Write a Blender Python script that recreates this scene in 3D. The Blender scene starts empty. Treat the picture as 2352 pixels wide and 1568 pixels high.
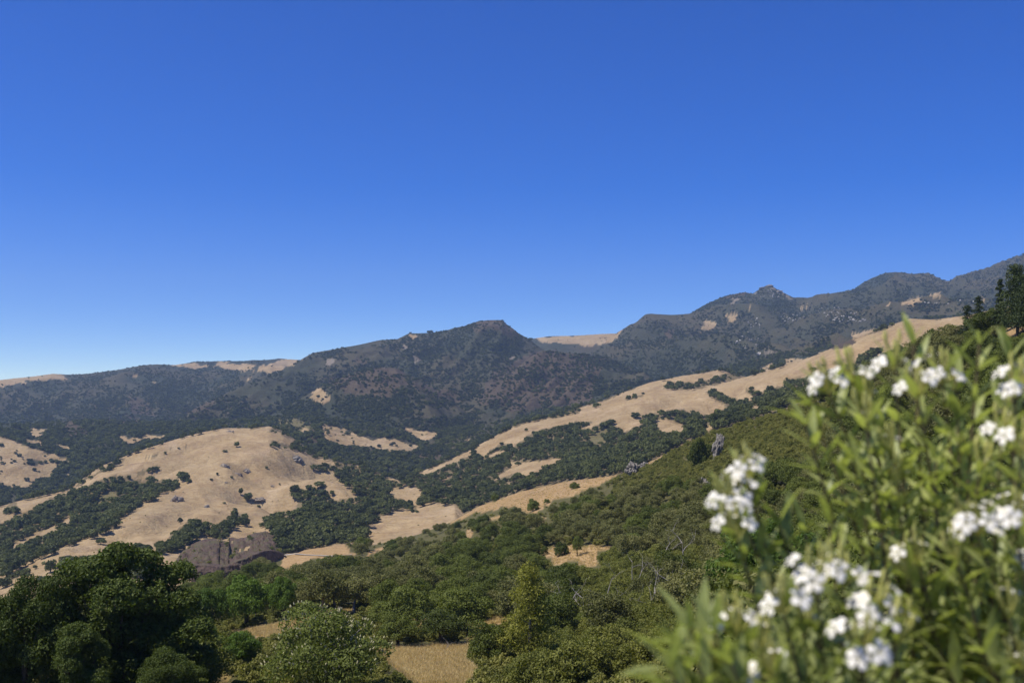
import bpy, math, random
import numpy as np
from mathutils import Vector, Matrix

R = math.radians
rng = np.random.default_rng(7)
random.seed(7)

# ------------------------------------------------------------------ camera, sky, sun, exposure
PW, PH, FP = 2352.0, 1568.0, 2411.0          # photo measuring grid and focal length on that grid
PITCH = math.atan((900.0 - PH / 2) / FP)     # eye level lies at row 900
sc = bpy.context.scene
COL = sc.collection
cam_d = bpy.data.cameras.new('camera')
cam = bpy.data.objects.new('camera', cam_d)
COL.objects.link(cam)
cam.location = (0, 0, 0)
cam.rotation_euler = (R(90) + PITCH, 0, 0)
cam_d.sensor_width = 36.0
cam_d.lens = 36.0 * FP / PW
cam_d.clip_start = 0.1
cam_d.clip_end = 60000
cam_d.dof.use_dof = True
cam_d.dof.focus_distance = 900.0
cam_d.dof.aperture_fstop = 2.1
sc.camera = cam

SUN_EL, SUN_AZ = R(60), R(-108)              # azimuth from +Y (view direction), negative = left
world = bpy.data.worlds.new('World')
sc.world = world
world.use_nodes = True
wn = world.node_tree
sky = wn.nodes.new('ShaderNodeTexSky')
sky.sky_type = 'NISHITA'
sky.sun_disc = False
sky.sun_elevation = SUN_EL
sky.sun_rotation = SUN_AZ
sky.altitude = 4300
sky.air_density = 1.0
sky.dust_density = 0.0
sky.ozone_density = 3.0
bg = wn.nodes['Background']
bg.inputs['Strength'].default_value = 0.136
hsv = wn.nodes.new('ShaderNodeHueSaturation')
hsv.inputs['Saturation'].default_value = 1.45
hsv.inputs['Hue'].default_value = 0.522
wn.links.new(sky.outputs['Color'], hsv.inputs['Color'])
wn.links.new(hsv.outputs['Color'], bg.inputs['Color'])

sun_d = bpy.data.lights.new('sun', 'SUN')
sun = bpy.data.objects.new('sun', sun_d)
COL.objects.link(sun)
sun_d.energy = 4.5
sun_d.angle = R(0.53)
sun_d.color = (1.0, 0.95, 0.87)
sdir = Vector((math.cos(SUN_EL) * math.sin(SUN_AZ), math.cos(SUN_EL) * math.cos(SUN_AZ), math.sin(SUN_EL)))
sun.rotation_euler = sdir.to_track_quat('Z', 'Y').to_euler()

sc.view_settings.view_transform = 'Standard'
sc.view_settings.look = 'None'
sc.view_settings.exposure = 0.3
sc.view_settings.gamma = 1.0
sc.view_settings.use_curve_mapping = False
sc.render.engine = 'CYCLES'
sc.cycles.use_denoising = True
sc.cycles.max_bounces = 5
sc.cycles.diffuse_bounces = 3
sc.cycles.glossy_bounces = 2
sc.cycles.transmission_bounces = 3
sc.cycles.volume_bounces = 0
sc.cycles.transparent_max_bounces = 4
sc.cycles.use_adaptive_sampling = True
sc.cycles.adaptive_threshold = 0.015

# ------------------------------------------------------------------ small tools
def tag(o, label=None, cat=None, group=None, kind=None):
    if label: o['label'] = label
    if cat: o['category'] = cat
    if group: o['group'] = group
    if kind: o['kind'] = kind
    return o

def mesh_from(name, verts, faces, mat=None, smooth=False):
    me = bpy.data.meshes.new(name)
    me.from_pydata([tuple(v) for v in verts], [], faces)
    if mat: me.materials.append(mat)
    if smooth: me.polygons.foreach_set('use_smooth', [True] * len(me.polygons))
    me.update()
    return me

def quads_mesh(name, V, Q, mat=None, smooth=False):
    """fast mesh from numpy verts (n,3) and faces (m,k)"""
    V = np.asarray(V, np.float32); Q = np.asarray(Q, np.int32)
    k = Q.shape[1]
    me = bpy.data.meshes.new(name)
    me.vertices.add(len(V)); me.vertices.foreach_set('co', V.ravel())
    me.loops.add(Q.size); me.loops.foreach_set('vertex_index', Q.ravel())
    me.polygons.add(len(Q))
    me.polygons.foreach_set('loop_start', np.arange(0, Q.size, k, dtype=np.int32))
    me.polygons.foreach_set('loop_total', np.full(len(Q), k, np.int32))
    if smooth: me.polygons.foreach_set('use_smooth', np.ones(len(Q), bool))
    me.update(calc_edges=True)
    if mat: me.materials.append(mat)
    return me

def link(name, data, parent=None):
    o = bpy.data.objects.new(name, data)
    COL.objects.link(o)
    if parent: o.parent = parent
    return o

def hash2(ix, iy, seed):
    h = (ix.astype(np.int64) * 374761393 + iy.astype(np.int64) * 668265263 + seed * 974634777) & 0xffffffff
    h = ((h ^ (h >> 13)) * 1274126177) & 0xffffffff
    return ((h ^ (h >> 16)) & 0xffff) / 65535.0

def vnoise(x, y, seed=0):
    x = np.asarray(x, float); y = np.asarray(y, float)
    ix = np.floor(x); iy = np.floor(y)
    fx = x - ix; fy = y - iy
    fx = fx * fx * fx * (fx * (fx * 6 - 15) + 10); fy = fy * fy * fy * (fy * (fy * 6 - 15) + 10)
    a = hash2(ix, iy, seed); b = hash2(ix + 1, iy, seed)
    c = hash2(ix, iy + 1, seed); d = hash2(ix + 1, iy + 1, seed)
    return (a * (1 - fx) + b * fx) * (1 - fy) + (c * (1 - fx) + d * fx) * fy

def fbm(x, y, seed=0, octv=4, gain=0.5):
    s = 0; amp = 1; tot = 0
    for i in range(octv):
        s = s + amp * (vnoise(x, y, seed + i * 17) * 2 - 1); tot += amp
        amp *= gain; x = np.asarray(x) * 2.03 + 11.3; y = np.asarray(y) * 2.03 + 5.7
    return s / tot

def ridged(x, y, seed=0, octv=4):
    s = 0; amp = 1; tot = 0
    for i in range(octv):
        s = s + amp * (1 - np.abs(vnoise(x, y, seed + i * 31) * 2 - 1)); tot += amp
        amp *= 0.5; x = np.asarray(x) * 2.1 + 3.1; y = np.asarray(y) * 2.1 + 7.7
    return s / tot * 2 - 1.1

CP, SP = math.cos(PITCH), math.sin(PITCH)
def pix_dir(u, v):
    """photo grid -> azimuth, tan(elevation)"""
    x = (np.asarray(u, float) - PW / 2) / FP
    y = -(np.asarray(v, float) - PH / 2) / FP
    dy = CP - y * SP; dz = SP + y * CP
    return np.arctan2(x, dy), dz / np.hypot(x, dy)

def to_pix(x, y, z):
    f = y * CP + z * SP
    up = -y * SP + z * CP
    f = np.maximum(f, 1e-3)
    return PW / 2 + FP * x / f, PH / 2 - FP * up / f

# crops used when the photo was measured -> photo grid
S1 = 0.3345
def c1(p): return [(S1 * x, S1 * y + 726) for x, y in p]
def c2(p): return [(S1 * x + 605, S1 * y + 665.5) for x, y in p]
def c3(p): return [(0.4342 * x + 1331, 0.4342 * y + 544.5) for x, y in p]
def c4(p): return [(S1 * x, S1 * y + 1043.6) for x, y in p]
def c5(p): return [(S1 * x + 544.5, S1 * y + 1043.6) for x, y in p]
def c6(p): return [(S1 * x + 1089, S1 * y + 907.5) for x, y in p]
def c7(p): return [(S1 * x + 1565.7, S1 * y + 1043.6) for x, y in p]

def inpoly(u, v, poly):
    u = np.asarray(u, float); v = np.asarray(v, float)
    P = np.asarray(poly, float)
    out = np.zeros(u.shape, bool)
    bb = (u >= P[:, 0].min()) & (u <= P[:, 0].max()) & (v >= P[:, 1].min()) & (v <= P[:, 1].max())
    if not bb.any(): return out
    uu = u[bb]; vv = v[bb]; ins = np.zeros(uu.shape, bool)
    x1, y1 = P[-1]
    for x2, y2 in P:
        c = ((y1 > vv) != (y2 > vv))
        if c.any():
            t = (x2 - x1) * (vv - y1) / ((y2 - y1) if y2 != y1 else 1e-9) + x1
            ins ^= c & (uu < t)
        x1, y1 = x2, y2
    out[bb] = ins
    return out

def inany(u, v, polys):
    o = np.zeros(np.shape(u), bool)
    for p in polys: o |= inpoly(u, v, p)
    return o

# ------------------------------------------------------------------ terrain: each hill is a set of contour lines (column, row, range in metres), near -> crest
HILLS = {}
def hill(name, contours, back=0.35, amp=0.0, wave=200.0, fine=0.0, finew=40.0, rid=0.0, keep=0.12, seed=1, skew=0.0, stretch=1.7):
    cs = []
    for c in contours:
        a = []; rr = []; zz = []
        for k in c:
            if k[1] is None:
                az, _ = pix_dir(k[0], 900); z = k[3]
            else:
                az, t = pix_dir(k[0], k[1]); z = float(t) * k[2]
            a.append(float(az)); rr.append(k[2]); zz.append(z)
        o = np.argsort(a)
        cs.append((np.array(a)[o], np.array(rr, float)[o], np.array(zz)[o]))
    HILLS[name] = dict(cs=cs, back=back, amp=amp, wave=wave, fine=fine, finew=finew, rid=rid, keep=keep, seed=seed, skew=skew, stretch=stretch)

FOLDS = {}
def ridge_at(name, x, y):
    h = HILLS[name]
    return ridged((x + h['skew'] * y) / (h['wave'] * 1.15), y / (h['wave'] * h['stretch']), h['seed'] + 5, 4)
def seg_dist(x, y, poly):
    d = np.full(np.shape(x), 1e9)
    for (ax, ay), (bx, by) in zip(poly[:-1], poly[1:]):
        vx, vy = bx - ax, by - ay
        t = np.clip(((x - ax) * vx + (y - ay) * vy) / (vx * vx + vy * vy + 1e-9), 0, 1)
        d = np.minimum(d, np.hypot(x - ax - t * vx, y - ay - t * vy))
    return d
def hill_z(name, az, r):
    h = HILLS[name]; K = len(h['cs'])
    rk = [np.interp(az, a, rr) for a, rr, zz in h['cs']]
    zk = [np.interp(az, a, zz) for a, rr, zz in h['cs']]
    for i in range(1, K): rk[i] = np.maximum(rk[i], rk[i - 1] + 0.5)
    d = [(zk[i + 1] - zk[i]) / (rk[i + 1] - rk[i]) for i in range(K - 1)]
    m = [d[0]]
    for i in range(1, K - 1):
        p = d[i - 1] * d[i]
        m.append(np.where(p > 0, 2 * p / np.where(np.abs(d[i - 1] + d[i]) < 1e-9, 1e-9, d[i - 1] + d[i]), 0.0))
    m.append(d[-1] * 0.35)
    z = zk[0] + (r - rk[0]) * np.maximum(m[0], 0.15)            # before the first contour
    for i in range(K - 1):
        s = (r >= rk[i]) & (r < rk[i + 1])
        hh = rk[i + 1] - rk[i]; t = np.clip((r - rk[i]) / hh, 0, 1)
        t2 = t * t; t3 = t2 * t
        zi = (2 * t3 - 3 * t2 + 1) * zk[i] + (t3 - 2 * t2 + t) * hh * m[i] + (-2 * t3 + 3 * t2) * zk[i + 1] + (t3 - t2) * hh * m[i + 1]
        z = np.where(s, zi, z)
    rc = rk[-1]; q = np.maximum(r - rc, 0); w = 0.02 * rc + 4
    z = np.where(r >= rc, zk[-1] - h['back'] * (np.sqrt(q * q + w * w) - w), z)
    a_ = h['cs'][-1][0]; ex = np.maximum(a_[0] - az, 0) + np.maximum(az - a_[-1], 0)
    z = z - ex * r * 1.2
    x = r * np.sin(az); y = r * np.cos(az)
    xs = x + h['skew'] * y
    win = np.clip(np.abs(rc - r) / (h['keep'] * rc), 0.06, 1)
    near = np.clip(r / 120.0, 0, 1) ** 2
    n = 0
    if h['amp']: n = n + h['amp'] * fbm(xs / h['wave'], y / h['wave'], h['seed'], 3)
    if h['rid']: n = n + h['rid'] * ridge_at(name, x, y) - h['rid'] * 0.45
    z = z + win * near * n
    if name in FOLDS:
        for (poly, dep, wid) in FOLDS[name]:
            z = z - 1.5 * dep * np.exp(-(seg_dist(x, y, poly) / wid) ** 2)
    if h['fine']: z = z + h['fine'] * near * np.clip(win * 2, 0.25, 1) * fbm(x / h['finew'], y / h['finew'], h['seed'] + 9, 3)
    return z

hill('near_slope', [
    [(-900, None, 1.5, -2.7), (3300, None, 1.5, -2.7)],
    [(-900, None, 6, -3.9), (1176, None, 6, -3.8), (2000, None, 6, -3.1), (3300, None, 6, -2.6)],
    [(-900, None, 25, -11), (1176, None, 25, -11), (2000, None, 25, -8), (3300, None, 25, -5)],
    [(-900, None, 60, -22), (1300, None, 60, -21), (1760, None, 60, -14.5), (2352, None, 60, -12), (3300, None, 60, -8)],
    [(-900, 1590, 110), (300, 1580, 110), (1000, 1568, 112), (1500, 1540, 110), (1700, 1420, 110), (2000, 1340, 110), (2352, 1250, 110), (3300, 1150, 100)],
    [(-900, 1490, 190), (400, 1480, 190), (600, 1432, 185), (700, 1422, 182), (900, 1436, 180), (1100, 1430, 180), (1300, 1420, 180), (1500, 1370, 180), (1700, 1300, 180), (2000, 1180, 160), (2352, 1050, 150), (3300, 950, 140)],
    [(-900, 1450, 270), (0, 1440, 270), (400, 1392, 290), (600, 1360, 300), (800, 1338, 310), (1000, 1325, 310), (1320, 1282, 290), (1500, 1245, 280), (1650, 1180, 265), (1800, 1100, 245), (2000, 1000, 220), (2352, 850, 200), (3300, 750, 190)],
    [(-900, 1440, 330), (0, 1420, 330), (200, 1405, 340), (420, 1358, 380), (560, 1316, 430), (640, 1290, 470), (700, 1264, 520), (800, 1250, 560), (860, 1252, 580), (960, 1228, 600), (1040, 1198, 600), (1100, 1163, 600), (1200, 1128, 580), (1300, 1106, 550), (1400, 1094, 520), (1452, 1082, 500), (1540, 1036, 470), (1640, 990, 440), (1720, 966, 420), (1800, 942, 390), (1900, 898, 360), (2050, 840, 320), (2110, 818, 306), (2150, 800, 300), (2200, 774, 290), (2250, 757, 280), (2300, 747, 270), (2352, 738, 260), (2700, 680, 240), (3300, 600, 240)],
], back=0.5, amp=2.2, wave=90, fine=0.5, finew=18, keep=0.1, seed=3)

hill('golden_hill', [
    [(-900, 1520, 600), (-300, 1480, 600), (0, 1440, 620), (300, 1372, 640), (420, 1348, 660), (520, 1345, 680), (640, 1312, 680), (700, 1288, 700), (800, 1272, 720), (900, 1242, 740), (1000, 1212, 780), (1045, 1196, 800), (1150, 1230, 900), (1250, 1310, 950)],
    [(-900, 1400, 950), (-300, 1330, 950), (0, 1290, 950), (200, 1215, 1000), (350, 1150, 1080), (520, 1120, 1080), (650, 1140, 1050), (800, 1170, 1000), (900, 1172, 980), (1000, 1168, 980), (1045, 1163, 980), (1150, 1215, 1050), (1250, 1310, 1100)],
    [(-900, 1300, 1250), (-300, 1220, 1250), (0, 1164, 1300), (43, 1151, 1320), (157, 1126, 1350), (231, 1067, 1450), (334, 1029, 1500), (418, 1004, 1550), (470, 990, 1580), (518, 982, 1600), (570, 983, 1610), (619, 979, 1620), (650, 990, 1600), (679, 1010, 1580), (726, 1045, 1520), (786, 1062, 1450), (849, 1073, 1400), (891, 1090, 1350), (960, 1115, 1250), (1043, 1146, 1150), (1150, 1205, 1150), (1300, 1320, 1150)],
], back=0.32, amp=9, wave=170, fine=2.2, finew=45, rid=9, keep=0.16, seed=21, skew=0.45)

hill('golden_ridge', [
    [(850, 1250, 1000), (980, 1150, 1100), (1100, 1170, 950), (1200, 1150, 850), (1400, 1118, 750), (1540, 1060, 720), (1640, 1012, 700), (1800, 960, 680), (1900, 915, 650), (2050, 865, 650), (2150, 830, 640), (2352, 785, 620), (2700, 715, 600), (3300, 640, 600)],
    [(850, 1230, 1200), (980, 1098, 1350), (1100, 1085, 1300), (1200, 1062, 1250), (1400, 1020, 1200), (1540, 968, 1200), (1640, 945, 1200), (1800, 898, 1150), (1900, 868, 1100), (2050, 812, 1050), (2150, 785, 1000), (2352, 748, 950), (2700, 690, 900), (3300, 620, 900)],
    [(800, 1260, 1250), (850, 1180, 1300), (920, 1115, 1400), (965, 1084, 1450), (1016, 1063, 1480), (1083, 1032, 1520), (1127, 1007, 1560), (1180, 976, 1600), (1237, 963, 1630), (1294, 946, 1650), (1340, 932, 1660), (1400, 916, 1680), (1492, 895, 1700), (1591, 889, 1720), (1660, 880, 1700), (1748, 855, 1680), (1800, 840, 1665), (1852, 824, 1650), (1905, 802, 1630), (1952, 781, 1600), (2000, 765, 1580), (2040, 750, 1560), (2091, 733, 1520), (2156, 736, 1480), (2212, 728, 1450), (2352, 705, 1400), (2700, 650, 1300), (3300, 600, 1300)],
], back=0.3, amp=7, wave=150, fine=1.8, finew=40, rid=8, keep=0.12, seed=41, skew=0.3)

hill('grass_spur', [
    [(1200, 1040, 1760), (1350, 960, 1720), (1500, 915, 1760), (1652, 885, 1780), (1760, 885, 1780), (1850, 900, 1780)],
    [(1200, 1010, 1800), (1250, 978, 1800), (1350, 936, 1830), (1400, 912, 1870), (1492, 878, 1900), (1560, 864, 1920), (1600, 858, 1930), (1652, 849, 1950), (1680, 856, 1950), (1760, 880, 1950), (1850, 905, 1950)],
], back=0.3, amp=3, wave=120, fine=1.0, finew=40, seed=61)

hill('valley', [
    [(-900, 1250, 1700), (-300, 1200, 1700), (0, 1165, 1750), (150, 1140, 1750), (231, 1085, 1750), (334, 1048, 1780), (518, 1000, 1800), (620, 998, 1800), (700, 1035, 1750), (850, 1092, 1650), (960, 1112, 1600), (1000, 1108, 1600), (1083, 1060, 1700), (1180, 1000, 1800), (1300, 965, 1850), (1500, 905, 2000), (1700, 872, 2000), (1900, 818, 2000), (2100, 748, 1900), (2352, 720, 1800), (3300, 640, 1800)],
    [(-900, 1100, 2000), (-300, 1060, 2050), (0, 1003, 2050), (60, 1008, 2050), (120, 1020, 2050), (231, 1020, 2050), (334, 1005, 2050), (518, 985, 2050), (620, 975, 2000), (720, 975, 1950), (800, 995, 1950), (960, 1020, 1950), (1040, 1010, 1950), (1200, 968, 2050), (1300, 945, 2100), (1500, 892, 2200), (1700, 862, 2200), (1900, 806, 2200), (2100, 742, 2200), (2352, 716, 2200), (3300, 640, 2200)],
    [(-900, 1010, 2500), (0, 975, 2500), (200, 965, 2500), (400, 968, 2400), (560, 962, 2250), (700, 950, 2200), (850, 965, 2200), (960, 980, 2200), (1100, 980, 2250), (1200, 955, 2250), (1300, 930, 2300), (1500, 876, 2500), (1650, 846, 2600), (1900, 785, 2700), (2100, 732, 2700), (2352, 712, 2600), (3300, 640, 2600)],
], back=0.06, amp=6, wave=140, fine=2, finew=60, rid=7, keep=0.05, seed=81)

hill('far_ridge', [
    [(-900, 1020, 2450), (0, 985, 2450), (200, 975, 2450), (400, 978, 2350), (560, 968, 2300), (700, 950, 2600), (900, 960, 2900)],
    [(-900, 980, 3200), (0, 938, 3200), (200, 925, 3200), (400, 912, 3100), (560, 895, 3100), (650, 875, 3200), (900, 920, 3200)],
    [(-900, 920, 4600), (-300, 882, 4600), (0, 871, 4600), (50, 866, 4600), (100, 860, 4600), (120, 858, 4600), (150, 860, 4600), (200, 857, 4500), (270, 848, 4500), (330, 838, 4500), (360, 836, 4500), (400, 838, 4600), (450, 830, 4700), (500, 828, 4700), (560, 829, 4700), (605, 826, 4700), (640, 822, 4700), (690, 825, 4700), (760, 845, 4700), (900, 920, 4700)],
], back=0.3, amp=14, wave=330, fine=3, finew=70, rid=85, stretch=3.2, keep=0.3, seed=101, skew=0.2)

hill('flat_topped_mountain', [
    [(400, 1010, 2150), (560, 978, 2150), (700, 962, 2150), (850, 962, 2300), (1000, 965, 2300), (1100, 988, 2300), (1200, 955, 2350), (1300, 930, 2400), (1450, 895, 2500)],
    [(400, 990, 2450), (560, 928, 2600), (700, 880, 2800), (850, 842, 2900), (960, 836, 2900), (1060, 828, 2900), (1130, 812, 2900), (1200, 828, 2900), (1300, 845, 2900), (1450, 880, 2900)],
    [(380, 985, 2700), (450, 940, 2800), (500, 915, 2900), (560, 888, 3000), (630, 856, 3150), (690, 826, 3300), (719, 810, 3400), (769, 801, 3450), (832, 789, 3500), (873, 781, 3500), (913, 779, 3500), (940, 766, 3500), (965, 765, 3500), (990, 763, 3500), (1026, 756, 3450), (1067, 747, 3400), (1085, 740, 3400), (1100, 736, 3400), (1128, 734.5, 3370), (1154, 735, 3350), (1164, 746, 3350), (1178, 755, 3330), (1194, 768, 3300), (1217, 779, 3300), (1241, 797, 3300), (1300, 835, 3300), (1450, 890, 3300)],
], back=0.4, amp=12, wave=260, fine=3, finew=55, rid=80, stretch=3.2, keep=0.09, seed=121, skew=-0.3)

hill('brown_hill', [
    [(480, 1030, 2050), (560, 1000, 2050), (700, 990, 2050), (850, 992, 2080), (1000, 998, 2100), (1140, 1010, 2120), (1220, 1040, 2120)],
    [(480, 1020, 2200), (540, 988, 2250), (600, 962, 2300), (650, 940, 2350), (700, 910, 2400), (740, 886, 2450), (790, 865, 2480), (830, 852, 2500), (865, 845, 2510), (890, 842, 2520), (910, 845, 2520), (950, 866, 2500), (990, 890, 2480), (1030, 915, 2450), (1080, 953, 2400), (1140, 992, 2350), (1220, 1040, 2300)],
], back=0.45, amp=8, wave=170, fine=2.5, finew=45, rid=36, stretch=3.2, keep=0.07, seed=141, skew=0.2)

hill('speckled_hill', [
    [(1030, 1020, 2150), (1060, 1005, 2180), (1130, 980, 2230), (1300, 935, 2300), (1450, 890, 2400), (1520, 895, 2400)],
    [(1030, 985, 2350), (1090, 933, 2500), (1120, 906, 2550), (1150, 880, 2600), (1190, 842, 2680), (1230, 811, 2750), (1245, 804, 2780), (1260, 804, 2800), (1330, 809, 2850), (1391, 815, 2900), (1450, 842, 2900), (1520, 885, 2900)],
], back=0.35, amp=8, wave=150, fine=2.5, finew=45, rid=50, stretch=3.2, keep=0.07, seed=161, skew=-0.3)

hill('grass_saddle', [
    [(1120, 900, 3500), (1300, 860, 3500), (1500, 860, 3500)],
    [(1120, 840, 4500), (1170, 800, 4500), (1200, 786, 4500), (1215, 779, 4500), (1260, 772, 4500), (1330, 770, 4500), (1400, 766, 4500), (1450, 764, 4500), (1520, 790, 4500)],
], back=0.3, amp=4, wave=200, fine=2, finew=60, rid=8, seed=181)

hill('east_mountains', [
    [(1180, 985, 2300), (1300, 948, 2400), (1500, 892, 2500), (1650, 860, 2500), (1900, 798, 2500), (2100, 740, 2500), (2352, 718, 2400), (2700, 660, 2300), (3300, 600, 2300)],
    [(1180, 930, 3000), (1391, 832, 3000), (1500, 802, 3200), (1650, 770, 3300), (1800, 755, 3400), (1950, 732, 3400), (2100, 712, 3400), (2352, 685, 3400), (2700, 600, 3400), (3300, 550, 3400)],
    [(1180, 920, 3800), (1300, 855, 3900), (1380, 800, 3950), (1418, 768, 4000), (1440, 756, 4000), (1457, 746, 4000), (1470, 734, 4000), (1483, 723, 4000), (1500, 721, 4000), (1526, 723, 4000), (1560, 724, 4050), (1583, 720, 4100), (1613, 699, 4300), (1652, 681, 4300), (1680, 673, 4300), (1709, 668, 4300), (1730, 672, 4300), (1745, 662, 4300), (1759, 656, 4300), (1774, 658, 4300), (1786, 666, 4300), (1800, 673, 4300), (1822, 686, 4300), (1865, 690, 4500), (1895, 678, 4700), (1952, 671, 4900), (1982, 651, 5000), (2000, 641, 5000), (2017, 634, 5000), (2035, 627, 5000), (2056, 624, 5000), (2075, 626, 5000), (2091, 629, 5000), (2134, 636, 5000), (2152, 646, 5050), (2171, 653, 5200), (2199, 641, 5400), (2247, 633, 5500), (2286, 621, 5500), (2312, 604, 5500), (2352, 586, 5500), (2700, 480, 5500), (3300, 520, 5500)],
], back=0.35, amp=14, wave=330, fine=3, finew=60, rid=125, stretch=3.2, keep=0.16, seed=201, skew=0.25)

NAMES = list(HILLS)

def on_hill(name, pts):
    rr = np.linspace(500, 1700, 600); out = []
    for (u, v) in pts:
        az, t = pix_dir(u, v); e = hill_z(name, np.full(600, float(az)), rr) / rr
        j = min(int(np.searchsorted(np.maximum.accumulate(e), float(t))), 599)
        out.append((rr[j] * math.sin(az), rr[j] * math.cos(az)))
    return out
FB = []
for pts, dep, wid in (
    (c1([(60, 1530), (400, 1340), (700, 1210), (900, 1125), (1200, 1120)]), 6, 40),
    (c1([(900, 970), (1050, 955), (1320, 870), (1500, 840)]), 11, 26),
    (c1([(900, 1095), (1095, 1030), (1350, 985), (1500, 965)]), 8, 22),
    (c2([(900, 1330), (700, 1290), (560, 1240), (320, 1205), (150, 1190)]), 14, 40),
    (c2([(560, 1480), (330, 1400), (220, 1360), (0, 1320)]), 12, 32),
    (c2([(1000, 1480), (880, 1420), (760, 1400)]), 8, 25),
    (c1([(1500, 1480), (1650, 1340), (1720, 1200), (1740, 1080), (1700, 1000)]), 7, 22),
    (c1([(1050, 1540), (1200, 1380), (1420, 1250), (1560, 1150), (1600, 1080)]), 7, 24),
    (c1([(2030, 1270), (1950, 1130), (1850, 1040)]), 6, 20),
    (c1([(1750, 1420), (1850, 1330), (1900, 1230), (1870, 1140)]), 5, 16),
    (c1([(1350, 1440), (1500, 1330), (1580, 1230)]), 4, 14),
    (c1([(700, 1560), (900, 1450), (1100, 1370), (1250, 1290)]), 5, 18)):
    FB.append((on_hill('golden_hill', pts), dep, wid))
FC = []
for pts, dep, wid in ((c3([(420, 1000), (560, 930), (700, 850), (820, 790)]), 9, 28), (c3([(160, 1010), (330, 920), (480, 850)]), 7, 25), (c3([(900, 890), (1000, 800), (1130, 720)]), 9, 26), (c3([(1100, 770), (1250, 700), (1400, 620)]), 9, 26), (c3([(1300, 740), (1500, 630), (1650, 560)]), 8, 24),
    (c3([(1600, 640), (1750, 560), (1830, 490)]), 8, 24), (c3([(620, 960), (690, 880), (760, 830)]), 6, 20), (c3([(1780, 600), (1900, 530), (1980, 460)]), 8, 26), (c3([(280, 980), (420, 900), (560, 840)]), 5, 18)):
    FC.append((on_hill('golden_ridge', pts), dep, wid))
FOLDS['golden_hill'] = FB; FOLDS['golden_ridge'] = FC
# visibility grid
GA = np.linspace(R(-33), R(33), 900)
GR = np.concatenate([np.linspace(1.5, 100, 70), np.geomspace(101, 6500, 620)])
AZg, Rg = np.meshgrid(GA, GR, indexing='ij')
HZ = {n: hill_z(n, AZg, Rg) for n in NAMES}
stack = np.stack([HZ[n] for n in NAMES])
TOP = stack.max(0); LID = stack.argmax(0)
ELV = np.maximum.accumulate(TOP / Rg, axis=1)
def ray(u, v):
    """photo point -> (x,y,z, layer) on the first terrain it meets, layer -1 for sky"""
    az, t = pix_dir(u, v)
    i = int(round(float((az - GA[0]) / (GA[1] - GA[0]))))
    i = min(max(i, 0), len(GA) - 1)
    j = int(np.searchsorted(ELV[i], float(t)))
    if j >= len(GR): return None
    r = GR[j]
    if j > 0:
        e0, e1 = TOP[i, j - 1] / GR[j - 1], TOP[i, j] / GR[j]
        if e1 > e0: r = GR[j - 1] + (GR[j] - GR[j - 1]) * min(max((float(t) - e0) / (e1 - e0), 0), 1)
    L = int(LID[i, j])
    az = float(az)
    z = float(hill_z(NAMES[L], np.array([az]), np.array([r]))[0])
    return r * math.sin(az), r * math.cos(az), z, L, r
def ground_z(x, y):
    az = np.arctan2(np.atleast_1d(x), np.atleast_1d(y)); r = np.hypot(np.atleast_1d(x), np.atleast_1d(y))
    return np.max([hill_z(n, az, r) for n in NAMES], axis=0)

# ------------------------------------------------------------------ land cover measured on the photo
GRASS_NEAR = [
    c6([(0, 780), (150, 720), (230, 680), (450, 620), (700, 580), (870, 555), (1000, 510), (1040, 515), (940, 570), (870, 610), (740, 660), (680, 700), (560, 710), (500, 750), (440, 800), (370, 810), (290, 770), (200, 760), (100, 800), (0, 800)]),
    c6([(1150, 465), (1260, 400), (1360, 365), (1300, 405), (1200, 470)]),
    c6([(450, 1060), (560, 1035), (850, 1030), (940, 1045), (840, 1080), (835, 1150), (870, 1165), (760, 1175), (680, 1130), (600, 1150), (540, 1180), (535, 1110), (470, 1090)]),
    c6([(420, 845), (490, 840), (440, 900)]), c6([(100, 860), (170, 820), (160, 850)]),
    c6([(2085, 560), (2140, 555), (2140, 585), (2090, 590)]),
    c5([(310, 690), (500, 640), (730, 595), (760, 650), (830, 690), (640, 700), (520, 715), (350, 780), (300, 800)]),
    c5([(880, 690), (1000, 630), (990, 655), (900, 702)]), c5([(1730, 450), (1800, 420), (1790, 455)]),
    c5([(1570, 520), (1630, 535), (1600, 590)]), c5([(1465, 475), (1500, 420), (1600, 365), (1760, 295), (1720, 360), (1570, 430)]),
    c5([(920, 1330), (1240, 1310), (1580, 1300), (1600, 1180), (1580, 1160), (1700, 1150), (1760, 1125), (1930, 1115), (1920, 1140), (1700, 1170), (1620, 1260), (1560, 1400), (1640, 1470), (1560, 1580), (1230, 1580), (1120, 1480), (1030, 1420), (1000, 1360)]),
    c5([(-60, 1225), (90, 1195), (250, 1170), (440, 1105), (600, 1080), (800, 1068), (800, 1088), (640, 1110), (420, 1200), (200, 1250)]),
    c5([(1100, 1068), (1200, 1075), (1330, 1105), (1280, 1130), (1240, 1200), (1190, 1110)]),
    c4([(1400, 1590), (1580, 1515), (1580, 1540), (1500, 1590)]),
    [(2300, 765), (2340, 745), (2352, 760), (2320, 780)],
]
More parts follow.
